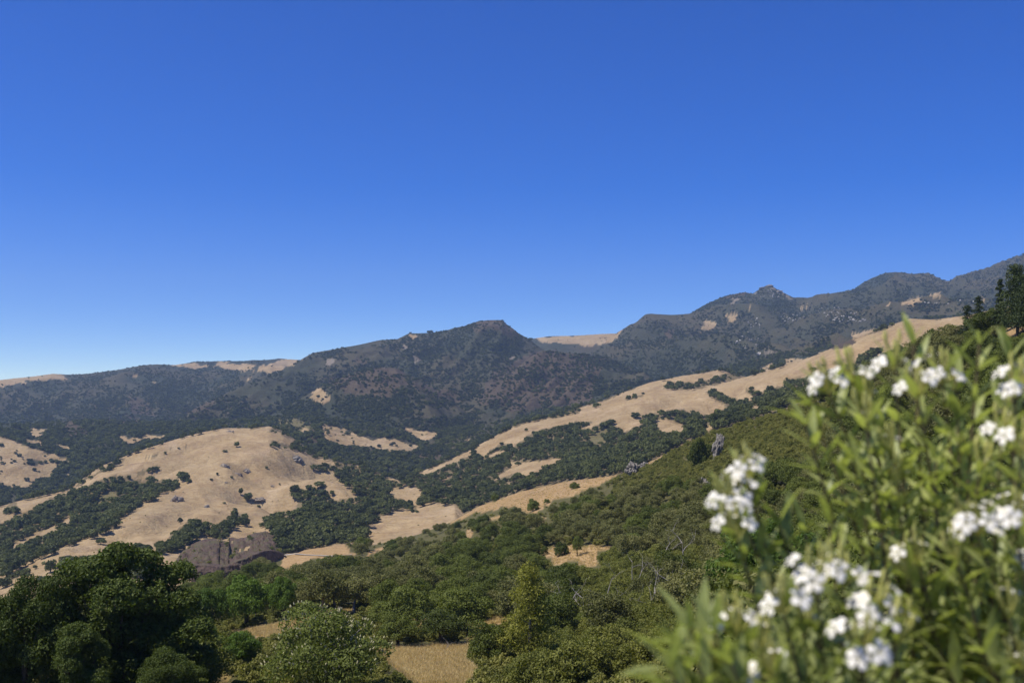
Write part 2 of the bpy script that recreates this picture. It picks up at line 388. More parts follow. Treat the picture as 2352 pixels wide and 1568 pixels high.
WOOD_B = {
    'gully': c1([(0, 1430), (190, 1340), (350, 1250), (480, 1195), (600, 1165), (760, 1095), (890, 1095), (905, 1135), (1080, 1125), (1225, 1110), (1230, 1160), (1120, 1215), (960, 1290), (835, 1385), (790, 1440), (640, 1500), (470, 1568), (150, 1700), (0, 1800)]),
    'strip': c1([(470, 1200), (560, 1130), (690, 1060), (790, 990), (870, 972), (780, 1040), (640, 1100), (540, 1160)]),
    'edge': c1([(20, 1345), (60, 1290), (120, 1270), (130, 1350), (60, 1360)]),
    'thin': c1([(985, 975), (1050, 945), (1100, 940), (1200, 905), (1320, 870), (1250, 900), (1130, 940), (1050, 970)]),
    'row': c1([(900, 1095), (1000, 1055), (1090, 1020), (1095, 1040), (1000, 1075), (910, 1092)]),
    'pair': c1([(1215, 1080), (1240, 1070), (1300, 1085), (1285, 1110), (1220, 1115)]),
    'shoulder': c1([(1840, 790), (1880, 765), (1930, 790), (2200, 780), (2220, 800), (2100, 830), (2180, 850), (2351, 870), (2351, 1000), (2290, 1005), (2180, 960), (2000, 910), (1840, 885), (1870, 855), (1980, 890), (2030, 850), (1930, 805)]),
    'flank': c1([(2110, 1030), (2170, 1010), (2351, 1030), (2351, 1060), (2200, 1060)]),
    'grove': c2([(305, 1215), (345, 1190), (470, 1205), (560, 1190), (650, 1215), (770, 1235), (870, 1300), (990, 1345), (880, 1365), (865, 1400), (950, 1440), (1050, 1480), (1060, 1530), (960, 1500), (850, 1545), (740, 1590), (600, 1700), (300, 1760), (260, 1650), (50, 1560), (200, 1525), (240, 1490), (235, 1440), (170, 1385), (215, 1340), (260, 1380), (330, 1355), (430, 1400), (470, 1440), (560, 1440), (620, 1465), (650, 1415), (590, 1350), (480, 1280), (490, 1245)]),
    'valley': c2([(410, 1000), (560, 1070), (700, 1080), (860, 1112), (1060, 1100), (1060, 1060), (1240, 1100), (1400, 1100), (1300, 1170), (1180, 1210), (1070, 1245), (1120, 1270), (1200, 1290), (1330, 1265), (1450, 1260), (1560, 1310), (1600, 1400), (1350, 1440), (1300, 1425), (1130, 1370), (1000, 1345), (850, 1260), (700, 1215), (500, 1165), (350, 1150), (340, 1130), (150, 1075), (220, 1050)]),
    'below': c4([(1790, 470), (1900, 400), (2060, 380), (2351, 300), (2500, 330), (2500, 590), (1950, 680), (1900, 560), (1880, 520), (1800, 500)]),
    'clump': c4([(1160, 650), (1165, 560), (1280, 460), (1340, 430), (1430, 490), (1380, 560), (1330, 570), (1220, 650)]),
    'mitten': c4([(1475, 500), (1560, 420), (1690, 400), (1710, 470), (1600, 480), (1560, 570), (1430, 555)]),
    'knot': c4([(940, 640), (1000, 610), (1055, 650), (1000, 670)]),
    'stand': c4([(1055, 600), (1130, 600), (1130, 670), (1090, 680)]),
    'behind': c4([(430, 700), (700, 690), (960, 660), (1050, 730), (1000, 820), (700, 900), (430, 850)]),
    'foot': c4([(230, 860), (330, 830), (370, 850), (280, 890)]),
    'tail': c4([(60, 830), (200, 780), (210, 800), (60, 880), (0, 900), (0, 880)]),
}
HOLE_B = [c1([(60, 1590), (130, 1540), (380, 1430), (510, 1360), (505, 1400), (390, 1470), (200, 1540), (60, 1630)]), c2([(820, 1125), (860, 1120), (850, 1160), (820, 1165)]),
          c2([(1205, 1305), (1320, 1265), (1310, 1280), (1220, 1310)]), c2([(490, 1165), (560, 1165), (730, 1210), (855, 1262), (780, 1245), (640, 1205)]),
          c2([(880, 1365), (990, 1352), (1130, 1372), (1300, 1425), (1330, 1440), (1250, 1490), (1200, 1520), (1100, 1500), (1040, 1470), (950, 1440), (870, 1400)]),
          c2([(740, 1568), (860, 1535), (960, 1500), (1055, 1535), (1040, 1575), (860, 1580)])]
GRASS_C = [
    c6([(0, 345), (170, 270), (400, 168), (560, 155), (700, 130), (830, 80), (1060, 30), (1300, 0), (1500, 60), (1480, 130), (1450, 105), (1330, 100), (1260, 130), (1160, 130), (1150, 190), (1060, 255), (1030, 245), (950, 200), (920, 165), (850, 200), (760, 235), (740, 225), (830, 185), (690, 180), (560, 215), (430, 240), (350, 290), (290, 350), (240, 360), (260, 340), (190, 320), (80, 410), (70, 440), (0, 380)]),
    c6([(1240, 170), (1330, 165), (1450, 210), (1460, 230), (1380, 260), (1270, 250)]), c6([(1570, 220), (1640, 200), (1650, 220), (1590, 240)]),
    c6([(100, 600), (240, 500), (250, 460), (450, 450), (600, 425), (600, 450), (480, 490), (440, 540), (330, 555), (300, 530), (180, 560)]),
    c6([(240, 600), (340, 595), (270, 630)]), c6([(1065, 340), (1090, 330), (1090, 280), (1165, 325), (1110, 300)]),
    c2([(1530, 1150), (1600, 1110), (1690, 1095), (1560, 1155)]), c2([(1205, 1305), (1320, 1265), (1310, 1280), (1220, 1310)]),
    c2([(1060, 1250), (1230, 1190), (1430, 1090), (1440, 1130), (1250, 1205), (1120, 1272)]),
    c3([(160, 855), (370, 765), (740, 700), (800, 712), (640, 770), (450, 790), (440, 805), (620, 800), (740, 775), (960, 712), (1200, 640), (1430, 540), (1600, 495), (1750, 430), (1900, 435), (2030, 410), (2300, 380), (2300, 470), (2030, 480), (1900, 560), (1700, 590), (1560, 640), (1500, 640), (1440, 660), (1370, 690), (1270, 745), (1130, 740), (1090, 745), (1080, 790), (1000, 800), (960, 820), (880, 800), (900, 830), (990, 880), (920, 915), (840, 870), (800, 890), (740, 860), (670, 820), (780, 900), (700, 940), (620, 940), (580, 910), (420, 920), (260, 960), (0, 960), (0, 900)]),
]
WOOD_C = {
    'seam': c3([(440, 803), (480, 770), (600, 770), (790, 730), (760, 750), (620, 800)]),
    'dots': c3([(250, 852), (340, 828), (330, 843), (260, 858)]),
    'streak': c3([(1220, 705), (1340, 650), (1310, 672), (1230, 718)]),
    'ribbon': c3([(1440, 665), (1520, 610), (1620, 580), (1600, 602), (1470, 675)]),
    'crescent': c3([(665, 815), (700, 812), (790, 850), (860, 860), (940, 850), (960, 890), (880, 900), (780, 880), (700, 845)]),
}
GRASS_FAR = [   # valley and mountains
    c1([(0, 830), (130, 870), (200, 900), (300, 930), (400, 960), (490, 990), (480, 1010), (380, 990), (200, 990), (190, 1020), (330, 1010), (430, 1010), (370, 1050), (360, 1100), (250, 1120), (230, 1180), (130, 1180), (0, 1170), (-400, 1170), (-400, 800)]),
    c1([(210, 780), (365, 765), (290, 800), (300, 830), (205, 825)]), c1([(165, 845), (230, 840), (300, 870), (290, 890), (200, 880)]), c1([(365, 870), (510, 910), (420, 910)]),
    c1([(790, 815), (990, 845), (880, 890), (820, 915), (815, 905), (880, 880), (840, 850)]), c1([(975, 830), (1030, 805), (1140, 820), (1130, 835), (990, 850)]),
    c1([(430, 1080), (490, 1075), (480, 1100), (440, 1100)]), c1([(490, 1040), (540, 1050), (530, 1065)]),
    c1([(-300, 440), (0, 425), (150, 405), (310, 380), (420, 395), (480, 430), (440, 445), (380, 440), (300, 450), (250, 440), (100, 470), (0, 480), (-300, 500)]),
    c1([(1180, 330), (1420, 330), (1420, 355), (1350, 360), (1230, 352)]), c1([(1450, 345), (1500, 318), (1600, 322), (1750, 340), (1720, 370), (1550, 362)]),
    c1([(1740, 370), (1800, 335), (1960, 290), (2080, 300), (1950, 360), (1860, 400), (1800, 370)]), c1([(880, 425), (950, 410), (940, 432)]), c1([(1000, 450), (1080, 460), (1070, 470)]), c1([(1640, 430), (1720, 420), (1680, 447)]),
    c2([(390, 930), (450, 930), (600, 965), (640, 1000), (750, 1018), (900, 1022), (1070, 1068), (1050, 1088), (960, 1112), (870, 1107), (700, 1072), (560, 1072), (430, 1027)]),
    c2([(950, 945), (1000, 943), (1080, 970), (1210, 985), (1150, 1025), (1080, 1027), (1000, 990)]), c2([(250, 950), (380, 960), (260, 973)]), c2([(1280, 1090), (1325, 1080), (1300, 1102)]), c2([(1340, 1018), (1420, 1040), (1400, 1048)]),
    c2([(1000, 330), (1010, 300), (1050, 305), (1040, 332)]), c2([(310, 745), (380, 670), (460, 740), (430, 782), (350, 770)]),
    c3([(-250, 540), (-100, 525), (0, 515), (230, 500), (200, 530), (120, 572), (0, 572), (-150, 560)]), c3([(635, 487), (660, 450), (720, 448), (722, 475), (680, 492)]), c3([(760, 420), (830, 412), (820, 442), (790, 442)]),
    c3([(1690, 367), (1740, 335), (1805, 313), (1792, 347), (1700, 374)]), c3([(1850, 305), (1910, 295), (1915, 316), (1870, 317)]), c3([(1610, 353), (1650, 353), (1640, 367)]), c3([(2085, 324), (2150, 318), (2150, 332)]),
    c3([(1135, 368), (1225, 368), (1180, 387)]), c3([(735, 425), (760, 420), (755, 434)]), c3([(885, 375), (910, 366), (905, 382)]),
    c3([(955, 695), (1035, 655), (1000, 705)]), c3([(1080, 650), (1220, 632), (1170, 672), (1090, 672)]), c3([(1420, 510), (1600, 478), (1480, 545)]), c3([(1250, 605), (1310, 595), (1290, 620)]),
]
BROWN = [   # bare reddish soil and rock
    c2([(380, 610), (700, 560), (850, 530), (930, 540), (960, 600), (1300, 700), (1400, 780), (1250, 760), (960, 650), (850, 740), (600, 720), (520, 680)]),
    c2([(1450, 770), (1600, 560), (1870, 425), (2000, 420), (2351, 470), (2250, 760), (2100, 800), (1700, 830)]),
    c2([(1430, 300), (1480, 205), (1650, 205), (1780, 330), (1640, 300), (1560, 260)]), c2([(630, 480), (660, 450), (750, 515), (690, 520)]),
    c1([(860, 580), (900, 530), (1000, 600), (1100, 690), (930, 680)]), c1([(590, 610), (660, 600), (670, 640)]), c1([(1120, 690), (1300, 650), (1500, 560), (1400, 660)]), c1([(380, 800), (480, 720), (600, 770), (610, 825), (450, 825)]),
    c1([(700, 720), (900, 690), (1000, 720), (850, 760)]), c2([(1030, 1130), (1130, 1075), (1240, 1100), (1230, 1150), (1100, 1180)]), c2([(2130, 1230), (2200, 1160), (2250, 1180), (2230, 1240), (2150, 1250)]),
    c2([(240, 1030), (330, 1000), (400, 1020), (360, 1060), (260, 1060)]), c3([(740, 330), (860, 285), (900, 290), (820, 330)]), c3([(430, 520), (470, 490), (520, 500), (480, 540)]), c3([(1300, 590), (1330, 565), (1440, 535), (1470, 560), (1400, 595)]),
]
PALE = [c2([(420, 500), (460, 465), (510, 475), (500, 510), (440, 515)]), c2([(940, 380), (960, 370), (1000, 400), (980, 410)]), c2([(1010, 450), (1060, 455), (1090, 490), (1050, 500)]), c2([(1670, 500), (1700, 460), (1750, 455), (1700, 490)]),
        c3([(1000, 262), (1030, 262), (1045, 275), (1010, 275)]), c3([(1060, 290), (1130, 320), (1140, 332), (1090, 315)]), c3([(800, 350), (830, 320), (850, 330), (815, 360)]), c2([(1730, 900), (1760, 890), (1760, 912)]), c2([(190, 1140), (230, 1130), (260, 1160), (210, 1162)]),
        c3([(950, 605), (1000, 592), (1050, 612), (980, 618)])]
OLIVE = [c2([(40, 935), (130, 850), (220, 870), (360, 945), (200, 970)]), c1([(620, 1290), (680, 1220), (800, 1180), (830, 1200), (740, 1290)]), c6([(780, 270), (900, 230), (960, 260), (880, 340), (810, 350)])]
SCRUB = [c6([(930, 590), (1050, 525), (1370, 370), (1640, 205), (2351, 50), (2500, 100), (2500, 420), (2200, 520), (2000, 560), (1950, 650), (1700, 700), (1500, 640), (1300, 650), (1000, 690)])]

def covers(name, u, v, wob):
    """land cover masks (0..1 arrays) for points of a hill"""
    wu = u + 5 * wob * fbm(u / 14, v / 9, 5, 3); wv = v + 4 * wob * fbm(u / 14, v / 9, 77, 3)
    if name == 'near_slope': g = inany(wu, wv, GRASS_NEAR)
    elif name == 'golden_hill': g = ~inany(wu, wv, list(WOOD_B.values())) | inany(wu, wv, HOLE_B)
    elif name in ('golden_ridge', 'grass_spur'):
        g = inany(wu, wv, GRASS_C) & ~inany(wu, wv, list(WOOD_C.values()))
    else: g = inany(wu, wv, GRASS_FAR)
    b = inany(wu, wv, BROWN) if name not in ('near_slope', 'golden_hill') else np.zeros(u.shape, bool)
    p = inany(wu, wv, PALE); o = inany(wu, wv, OLIVE)
    return g, b, p, o

# ------------------------------------------------------------------ materials
def nodes_mat(name):
    m = bpy.data.materials.new(name); m.use_nodes = True
    nt = m.node_tree
    b = nt.nodes['Principled BSDF']
    b.inputs['Roughness'].default_value = 0.9
    b.inputs['Specular IOR Level'].default_value = 0.1
    return m, nt, b

def N(nt, t, **kw):
    n = nt.nodes.new(t)
    for k, v in kw.items(): setattr(n, k, v)
    return n

def mix_rgb(nt, a, b, f, blend='MIX'):
    n = N(nt, 'ShaderNodeMix', data_type='RGBA', blend_type=blend)
    for s, val in ((6, a), (7, b), (0, f)):
        if hasattr(val, 'links'): nt.links.new(val, n.inputs[s])
        elif isinstance(val, (tuple, list)): n.inputs[s].default_value = (*val, 1)
        else: n.inputs[s].default_value = val
    return n.outputs[2]

def noise(nt, vec, scale, detail=5, rough=0.55):
    n = N(nt, 'ShaderNodeTexNoise')
    n.inputs['Scale'].default_value = scale; n.inputs['Detail'].default_value = detail; n.inputs['Roughness'].default_value = rough
    if vec is not None: nt.links.new(vec, n.inputs['Vector'])
    return n.outputs['Fac']

def ramp(nt, fac, lo, hi):
    n = N(nt, 'ShaderNodeMapRange'); n.inputs[1].default_value = lo; n.inputs[2].default_value = hi
    nt.links.new(fac, n.inputs[0]); return n.outputs[0]

def terrain_mat(name, scale):
    """soil, dry grass and scrub ground; the land cover comes from a mesh attribute, grain and patches from noise. scale = feature size in metres"""
    m, nt, b = nodes_mat(name)
    pos = N(nt, 'ShaderNodeNewGeometry').outputs['Position']
    att = N(nt, 'ShaderNodeAttribute', attribute_name='cover')
    big = ramp(nt, noise(nt, pos, 1 / (scale * 9), 4), 0.3, 0.7)
    mid = ramp(nt, noise(nt, pos, 1 / (scale * 2), 6, 0.65), 0.3, 0.7)
    fin = ramp(nt, noise(nt, pos, 1 / (scale * 0.35), 4, 0.7), 0.25, 0.75)
    c = mix_rgb(nt, att.outputs['Color'], (0.80, 0.74, 0.66), mix_rgb(nt, (0, 0, 0), (0.75, 0.75, 0.75), big), 'MULTIPLY')
    c = mix_rgb(nt, c, (0.62, 0.55, 0.48), mix_rgb(nt, (0, 0, 0), (0.62, 0.62, 0.62), mid), 'MULTIPLY')
    c = mix_rgb(nt, c, (1.32, 1.27, 1.2), mix_rgb(nt, (0, 0, 0), (0.55, 0.55, 0.55), fin), 'MULTIPLY')
    wv = N(nt, 'ShaderNodeTexWave', wave_type='BANDS', bands_direction='Z'); wv.inputs['Scale'].default_value = 0.9 / scale; wv.inputs['Distortion'].default_value = 14.0   # cattle trails along the contours
    wv.inputs['Detail'].default_value = 3; wv.inputs['Detail Scale'].default_value = 0.6; nt.links.new(pos, wv.inputs['Vector'])
    c = mix_rgb(nt, c, (0.70, 0.64, 0.58), mix_rgb(nt, (0, 0, 0), (0.36, 0.36, 0.36), ramp(nt, wv.outputs['Fac'], 0.6, 0.95)), 'MULTIPLY')
    nt.links.new(c, b.inputs['Base Color'])
    bu = N(nt, 'ShaderNodeBump'); bu.inputs['Strength'].default_value = 0.8; bu.inputs['Distance'].default_value = scale * 0.5
    nt.links.new(noise(nt, pos, 1 / scale, 6, 0.65), bu.inputs['Height'])
    nt.links.new(bu.outputs['Normal'], b.inputs['Normal'])
    return m

def leaf_mat(name, dark, light, trans=0.25, rough=0.6, spec=0.2, per_leaf=6.0, obj_var=0.6):
    m, nt, b = nodes_mat(name)
    inf = N(nt, 'ShaderNodeObjectInfo')
    tc = N(nt, 'ShaderNodeTexCoord')
    n1 = ramp(nt, noise(nt, tc.outputs['Object'], per_leaf, 3, 0.8), 0.3, 0.7)
    ma = N(nt, 'ShaderNodeMath', operation='MULTIPLY_ADD'); ma.inputs[1].default_value = obj_var; ma.inputs[2].default_value = 0.0
    nt.links.new(inf.outputs['Random'], ma.inputs[0])
    mb = N(nt, 'ShaderNodeMath', operation='MULTIPLY_ADD', use_clamp=True); mb.inputs[1].default_value = 1 - obj_var * 0.6
    nt.links.new(n1, mb.inputs[0]); nt.links.new(ma.outputs[0], mb.inputs[2])
    col = mix_rgb(nt, dark, light, mb.outputs[0])
    nt.links.new(col, b.inputs['Base Color'])
    b.inputs['Roughness'].default_value = rough; b.inputs['Specular IOR Level'].default_value = spec
    if trans > 0:
        t = N(nt, 'ShaderNodeBsdfTranslucent')
        nt.links.new(mix_rgb(nt, col, (1.15, 1.25, 0.6), 1.0, 'MULTIPLY'), t.inputs['Color'])
        mx = N(nt, 'ShaderNodeMixShader'); mx.inputs[0].default_value = trans
        nt.links.new(b.outputs[0], mx.inputs[1]); nt.links.new(t.outputs[0], mx.inputs[2])
        nt.links.new(mx.outputs[0], nt.nodes['Material Output'].inputs['Surface'])
    return m

def plain_mat(name, a, b_, scale=4.0, rough=0.85, bump=0.4, dist=0.05, coord='Object'):
    m, nt, b = nodes_mat(name)
    tc = N(nt, 'ShaderNodeTexCoord')
    f = ramp(nt, noise(nt, tc.outputs[coord], scale, 7, 0.65), 0.3, 0.7)
    nt.links.new(mix_rgb(nt, a, b_, f), b.inputs['Base Color'])
    b.inputs['Roughness'].default_value = rough
    bu = N(nt, 'ShaderNodeBump'); bu.inputs['Strength'].default_value = bump; bu.inputs['Distance'].default_value = dist
    nt.links.new(noise(nt, tc.outputs[coord], scale * 2.5, 8, 0.7), bu.inputs['Height'])
    nt.links.new(bu.outputs['Normal'], b.inputs['Normal'])
    return m

M = {
    'oak': leaf_mat('oak_leaves', (0.045, 0.062, 0.010), (0.165, 0.19, 0.036), 0.3, obj_var=0.8),
    'far_oak': leaf_mat('far_oak_leaves', (0.032, 0.045, 0.013), (0.145, 0.158, 0.044), 0.24, per_leaf=1.2, obj_var=0.85),
    'corner_oak': leaf_mat('corner_oak_leaves', (0.036, 0.056, 0.010), (0.13, 0.165, 0.03), 0.28, per_leaf=2.5, obj_var=0.3),
    'grey_oak': leaf_mat('grey_oak_leaves', (0.082, 0.092, 0.022), (0.235, 0.225, 0.075), 0.28),
    'green_pine': leaf_mat('green_pine_needles', (0.045, 0.085, 0.010), (0.15, 0.225, 0.03), 0.32),
    'yellow_pine': leaf_mat('yellow_pine_needles', (0.13, 0.14, 0.018), (0.31, 0.30, 0.05), 0.3),
    'cypress': leaf_mat('cypress_leaves', (0.018, 0.030, 0.008), (0.07, 0.092, 0.024), 0.15),
    'scrub': leaf_mat('scrub_leaves', (0.09, 0.108, 0.020), (0.27, 0.255, 0.065), 0.32, obj_var=0.8),
    'yellow_scrub': leaf_mat('yellow_scrub_leaves', (0.085, 0.105, 0.018), (0.245, 0.245, 0.055), 0.32),
    'buckeye': leaf_mat('buckeye_leaves', (0.085, 0.115, 0.022), (0.25, 0.275, 0.065), 0.33),
    'bloom': plain_mat('cream_blossom', (0.40, 0.37, 0.19), (0.56, 0.52, 0.30), 20, 0.8, 0.1),
    'chaparral': leaf_mat('chaparral_leaves', (0.020, 0.031, 0.015), (0.068, 0.082, 0.034), 0.15, per_leaf=1.0, obj_var=0.9),
    'bark': plain_mat('oak_bark', (0.05, 0.04, 0.03), (0.15, 0.12, 0.09), 6),
    'dead': plain_mat('bleached_wood', (0.24, 0.21, 0.18), (0.42, 0.38, 0.34), 5),
    'stone': plain_mat('grey_lichen_stone', (0.13, 0.115, 0.095), (0.33, 0.295, 0.245), 1.3, 0.9, 0.8, 0.2),
    'bluff': plain_mat('red_brown_bluff', (0.055, 0.036, 0.028), (0.175, 0.120, 0.092), 0.22, 0.95, 1.0, 1.6),
    'far_stone': plain_mat('weathered_hill_stone', (0.19, 0.155, 0.12), (0.33, 0.27, 0.205), 0.4, 0.95, 0.8, 0.5),
    'oleander': leaf_mat('oleander_leaves', (0.075, 0.115, 0.022), (0.47, 0.50, 0.165), 0.42, 0.42, 0.4, per_leaf=4.0, obj_var=0.75),
    'cane': plain_mat('oleander_stem', (0.12, 0.10, 0.05), (0.26, 0.2, 0.11), 14),
    'petal': plain_mat('white_petals', (0.76, 0.70, 0.55), (0.87, 0.83, 0.72), 30, 0.6, 0.05),
    'throat': plain_mat('yellow_flower_throat', (0.50, 0.48, 0.10), (0.66, 0.62, 0.22), 30, 0.6, 0.05),
    'dirt': plain_mat('grey_dirt_track', (0.3, 0.26, 0.21), (0.42, 0.37, 0.3), 0.6),
    'gold': None,
}
GOLD = np.array([0.43, 0.328, 0.185]); GOLDN = np.array([0.44, 0.31, 0.155])
SOIL = np.array([0.115, 0.112, 0.045]); SOILB = np.array([0.19, 0.155, 0.085]); SOILF = np.array([0.042, 0.053, 0.034])
RED = np.array([0.118, 0.094, 0.066]); GREY = np.array([0.23, 0.20, 0.16]); OLV = np.array([0.165, 0.148, 0.07])

# ------------------------------------------------------------------ terrain meshes
def az_list(step, lim=31):
    core = np.arange(R(-lim), R(lim) + 1e-6, step)
    left = np.linspace(R(-75), R(-lim), 24, endpoint=False); right = np.linspace(R(75), R(lim), 24, endpoint=False)[::-1]
    return np.concatenate([left, core, right])

def build_hill(name, step, rows_r, scale, smooth=True):
    az = az_list(step)
    r0, r1, n, tail = rows_r
    rk = [np.interp(az, a, rr) for a, rr, zz in HILLS[name]['cs']]
    t = np.linspace(0, 1, n)
    # rows follow the hill: from its foot to its crest, then over the back
    lo = np.maximum(rk[0] * (0.86 if name != 'near_slope' else 1), 1.5)[:, None]; hi = rk[-1][:, None]
    front = lo * (hi / lo) ** t[None, :]
    back = hi + (np.linspace(0, 1, tail + 1)[1:] ** 1.5)[None, :] * r1
    RR = np.concatenate([front, back], 1)
    AA = np.repeat(az[:, None], RR.shape[1], 1)
    Z = hill_z(name, AA, RR)
    X = RR * np.sin(AA); Y = RR * np.cos(AA)
    # drop faces that lie well under the neighbouring hills
    inside = np.ones(Z.shape, bool)
    gi = np.clip(np.rint((AA - GA[0]) / (GA[1] - GA[0])).astype(int), 0, len(GA) - 1)
    gj = np.clip(np.searchsorted(GR, RR.ravel()).reshape(RR.shape), 0, len(GR) - 1)
    inside = Z > TOP[gi, gj] - (8 + 0.014 * RR)
    keep = inside[:-1, :-1] | inside[1:, :-1] | inside[:-1, 1:] | inside[1:, 1:]
    idx = np.arange(Z.size).reshape(Z.shape)
    Q = np.stack([idx[:-1, :-1], idx[1:, :-1], idx[1:, 1:], idx[:-1, 1:]], -1)[keep]
    used = np.zeros(Z.size, bool); used[Q.ravel()] = True
    remap = np.cumsum(used) - 1
    V = np.stack([X.ravel(), Y.ravel(), Z.ravel()], 1)[used]
    Q = remap[Q]
    me = quads_mesh(name, V, Q, None, smooth)
    u, v = to_pix(V[:, 0], V[:, 1], V[:, 2])
    rr = np.hypot(V[:, 0], V[:, 1])
    g, b, p, o = covers(name, u, v, 1.9 if rr.mean() > 1900 else 1.2)
    far = name not in ('near_slope', 'golden_hill', 'golden_ridge', 'grass_spur')
    base = np.tile(SOILF if far else SOIL if name == 'near_slope' else SOILB, (len(V), 1))
    if far:   # mottled scrub, thin brown scree
        q = np.clip(fbm(V[:, 0] / 160, V[:, 1] / 160, 301, 4) * 1.6 + 0.35, 0, 1)[:, None]
        if HILLS[name]['rid']: q = np.clip(q + 0.6 * ridge_at(name, V[:, 0], V[:, 1])[:, None], 0, 1.1)
        base = base * (1 - 0.45 * q) + np.array([0.125, 0.103, 0.062]) * 0.45 * q
    gold = GOLDN if name == 'near_slope' else GOLD
    gv = np.clip(0.5 + 1.2 * fbm(V[:, 0] / 60, V[:, 1] / 60, 333, 4), 0, 1)[:, None]
    st = np.clip(1.7 * fbm(V[:, 0] / 11, V[:, 1] / 26, 337, 4) - 0.28, 0, 1)[:, None]
    pl = np.clip(1.8 * fbm(V[:, 0] / 24, V[:, 1] / 60, 341, 4) - 0.3, 0, 1)[:, None]
    goldv = gold * (1 - 0.14 * gv)
    goldv = goldv * (1 - 0.55 * st) + np.array([0.27, 0.19, 0.125]) * 0.55 * st
    goldv = goldv * (1 - 0.5 * pl) + np.array([0.56, 0.44, 0.29]) * 0.5 * pl
    base = np.where(g[:, None], goldv, base)
    base = np.where(b[:, None], RED * (0.75 + 0.5 * fbm(V[:, 0] / 30, V[:, 1] / 30, 311, 3)[:, None] ** 2) + 0.0, base)
    base = np.where(o[:, None], OLV, base); base = np.where(p[:, None], GREY, base)
    at = me.attributes.new('cover', 'FLOAT_COLOR', 'POINT')
    at.data.foreach_set('color', np.concatenate([base, np.ones((len(V), 1))], 1).astype(np.float32).ravel())
    me.materials.append(terrain_mat(name + '_ground', scale))
    ob = link(name, me)
    return tag(ob, kind='structure')

ST = R(0.075)
build_hill('near_slope', R(0.11), (1.5, 260, 260, 20), 1.2)
build_hill('golden_hill', ST, (500, 500, 190, 16), 9)
build_hill('golden_ridge', ST, (500, 500, 170, 16), 9)
build_hill('grass_spur', ST, (1500, 300, 50, 10), 9)
build_hill('valley', ST, (1500, 900, 110, 12), 12)
build_hill('far_ridge', ST, (2200, 1500, 90, 8), 18)
build_hill('flat_topped_mountain', ST, (2000, 900, 120, 8), 16)
build_hill('brown_hill', ST, (1900, 500, 80, 8), 13)
build_hill('speckled_hill', ST, (1900, 500, 80, 8), 13)
build_hill('grass_saddle', ST, (3000, 900, 50, 6), 18)
build_hill('east_mountains', ST, (2200, 1500, 150, 8), 18)
for n_, lab in (('near_slope', 'near brushy hillside with dry grass clearings'), ('golden_hill', 'broad golden grass hill with oak gullies'), ('golden_ridge', 'long golden grass ridge rising across the valley'),
                ('grass_spur', 'low golden spur behind the grass ridge'), ('valley', 'wooded valley floor with small grass patches'), ('far_ridge', 'long dark scrub ridge on the skyline'),
                ('flat_topped_mountain', 'scrub mountain with a flat rocky summit'), ('brown_hill', 'rounded reddish brown hill before the flat summit'), ('speckled_hill', 'steep brown hillside speckled with bushes'),
                ('grass_saddle', 'pale grass saddle on the skyline between mountains'), ('east_mountains', 'dark mountains with a small rocky peak')):
    bpy.data.objects[n_]['label'] = lab

# wide ground sheet under and beyond the hills
gm = bpy.data.meshes.new('ground')
ring = [(8000 * math.cos(a), 8000 * math.sin(a), -420) for a in np.linspace(0, 2 * math.pi, 64, endpoint=False)]
gm.from_pydata(ring, [], [list(range(64))]); gm.update()
gm.materials.append(plain_mat('plain_soil', (0.1, 0.09, 0.06), (0.3, 0.23, 0.14), 0.004, 0.95, 0.2, 5))
tag(link('ground', gm), kind='structure')

#PART2
# ------------------------------------------------------------------ plant builders
def leaf_quads(P, Nn, size, aspect=0.6, jit=0.7, g=None, up=0.0):
    """leaf-sized quads at points P facing about Nn"""
    n = len(P)
    Nn = Nn + g.normal(0, jit, (n, 3)); Nn /= np.linalg.norm(Nn, axis=1)[:, None] + 1e-9
    A = g.normal(0, 1, (n, 3)); A[:, 2] += up
    A -= (A * Nn).sum(1)[:, None] * Nn; A /= np.linalg.norm(A, axis=1)[:, None] + 1e-9
    B = np.cross(Nn, A)
    s = size * g.uniform(0.6, 1.35, n)[:, None]
    a = A * s; b = B * s * aspect
    V = np.empty((n, 4, 3)); V[:, 0] = P - a; V[:, 1] = P + b * 0.9; V[:, 2] = P + a; V[:, 3] = P - b * 0.9
    return V.reshape(-1, 3), np.arange(n * 4).reshape(n, 4)

def crown(name, seed, lobes, nleaf, leaf, mat, aspect=0.6, jit=0.7, up=0.0, shell=0.3, clump=0.0):
    """lobes: array of (x,y,z,rx,rz); leaves lie in the outer shell of each lobe"""
    g = np.random.default_rng(seed)
    L = np.asarray(lobes, float)
    w = L[:, 3] ** 2; w /= w.sum()
    k = g.choice(len(L), nleaf, p=w)
    d = g.normal(0, 1, (nleaf, 3)); d /= np.linalg.norm(d, axis=1)[:, None]
    d[:, 2] = np.where(d[:, 2] < -0.45, -d[:, 2], d[:, 2])
    rad = 1 - shell * g.random(nleaf) ** 1.5
    rad += 0.16 * fbm(d[:, 0] * 3 + k * 5.1, d[:, 1] * 3 + d[:, 2] * 2.3, seed, 3) * 2
    P = L[k, :3] + d * np.stack([L[k, 3], L[k, 3], L[k, 4]], 1) * rad[:, None]
    V, Q = leaf_quads(P, d, leaf, aspect, jit, g, up)
    return quads_mesh(name, V, Q, mat)

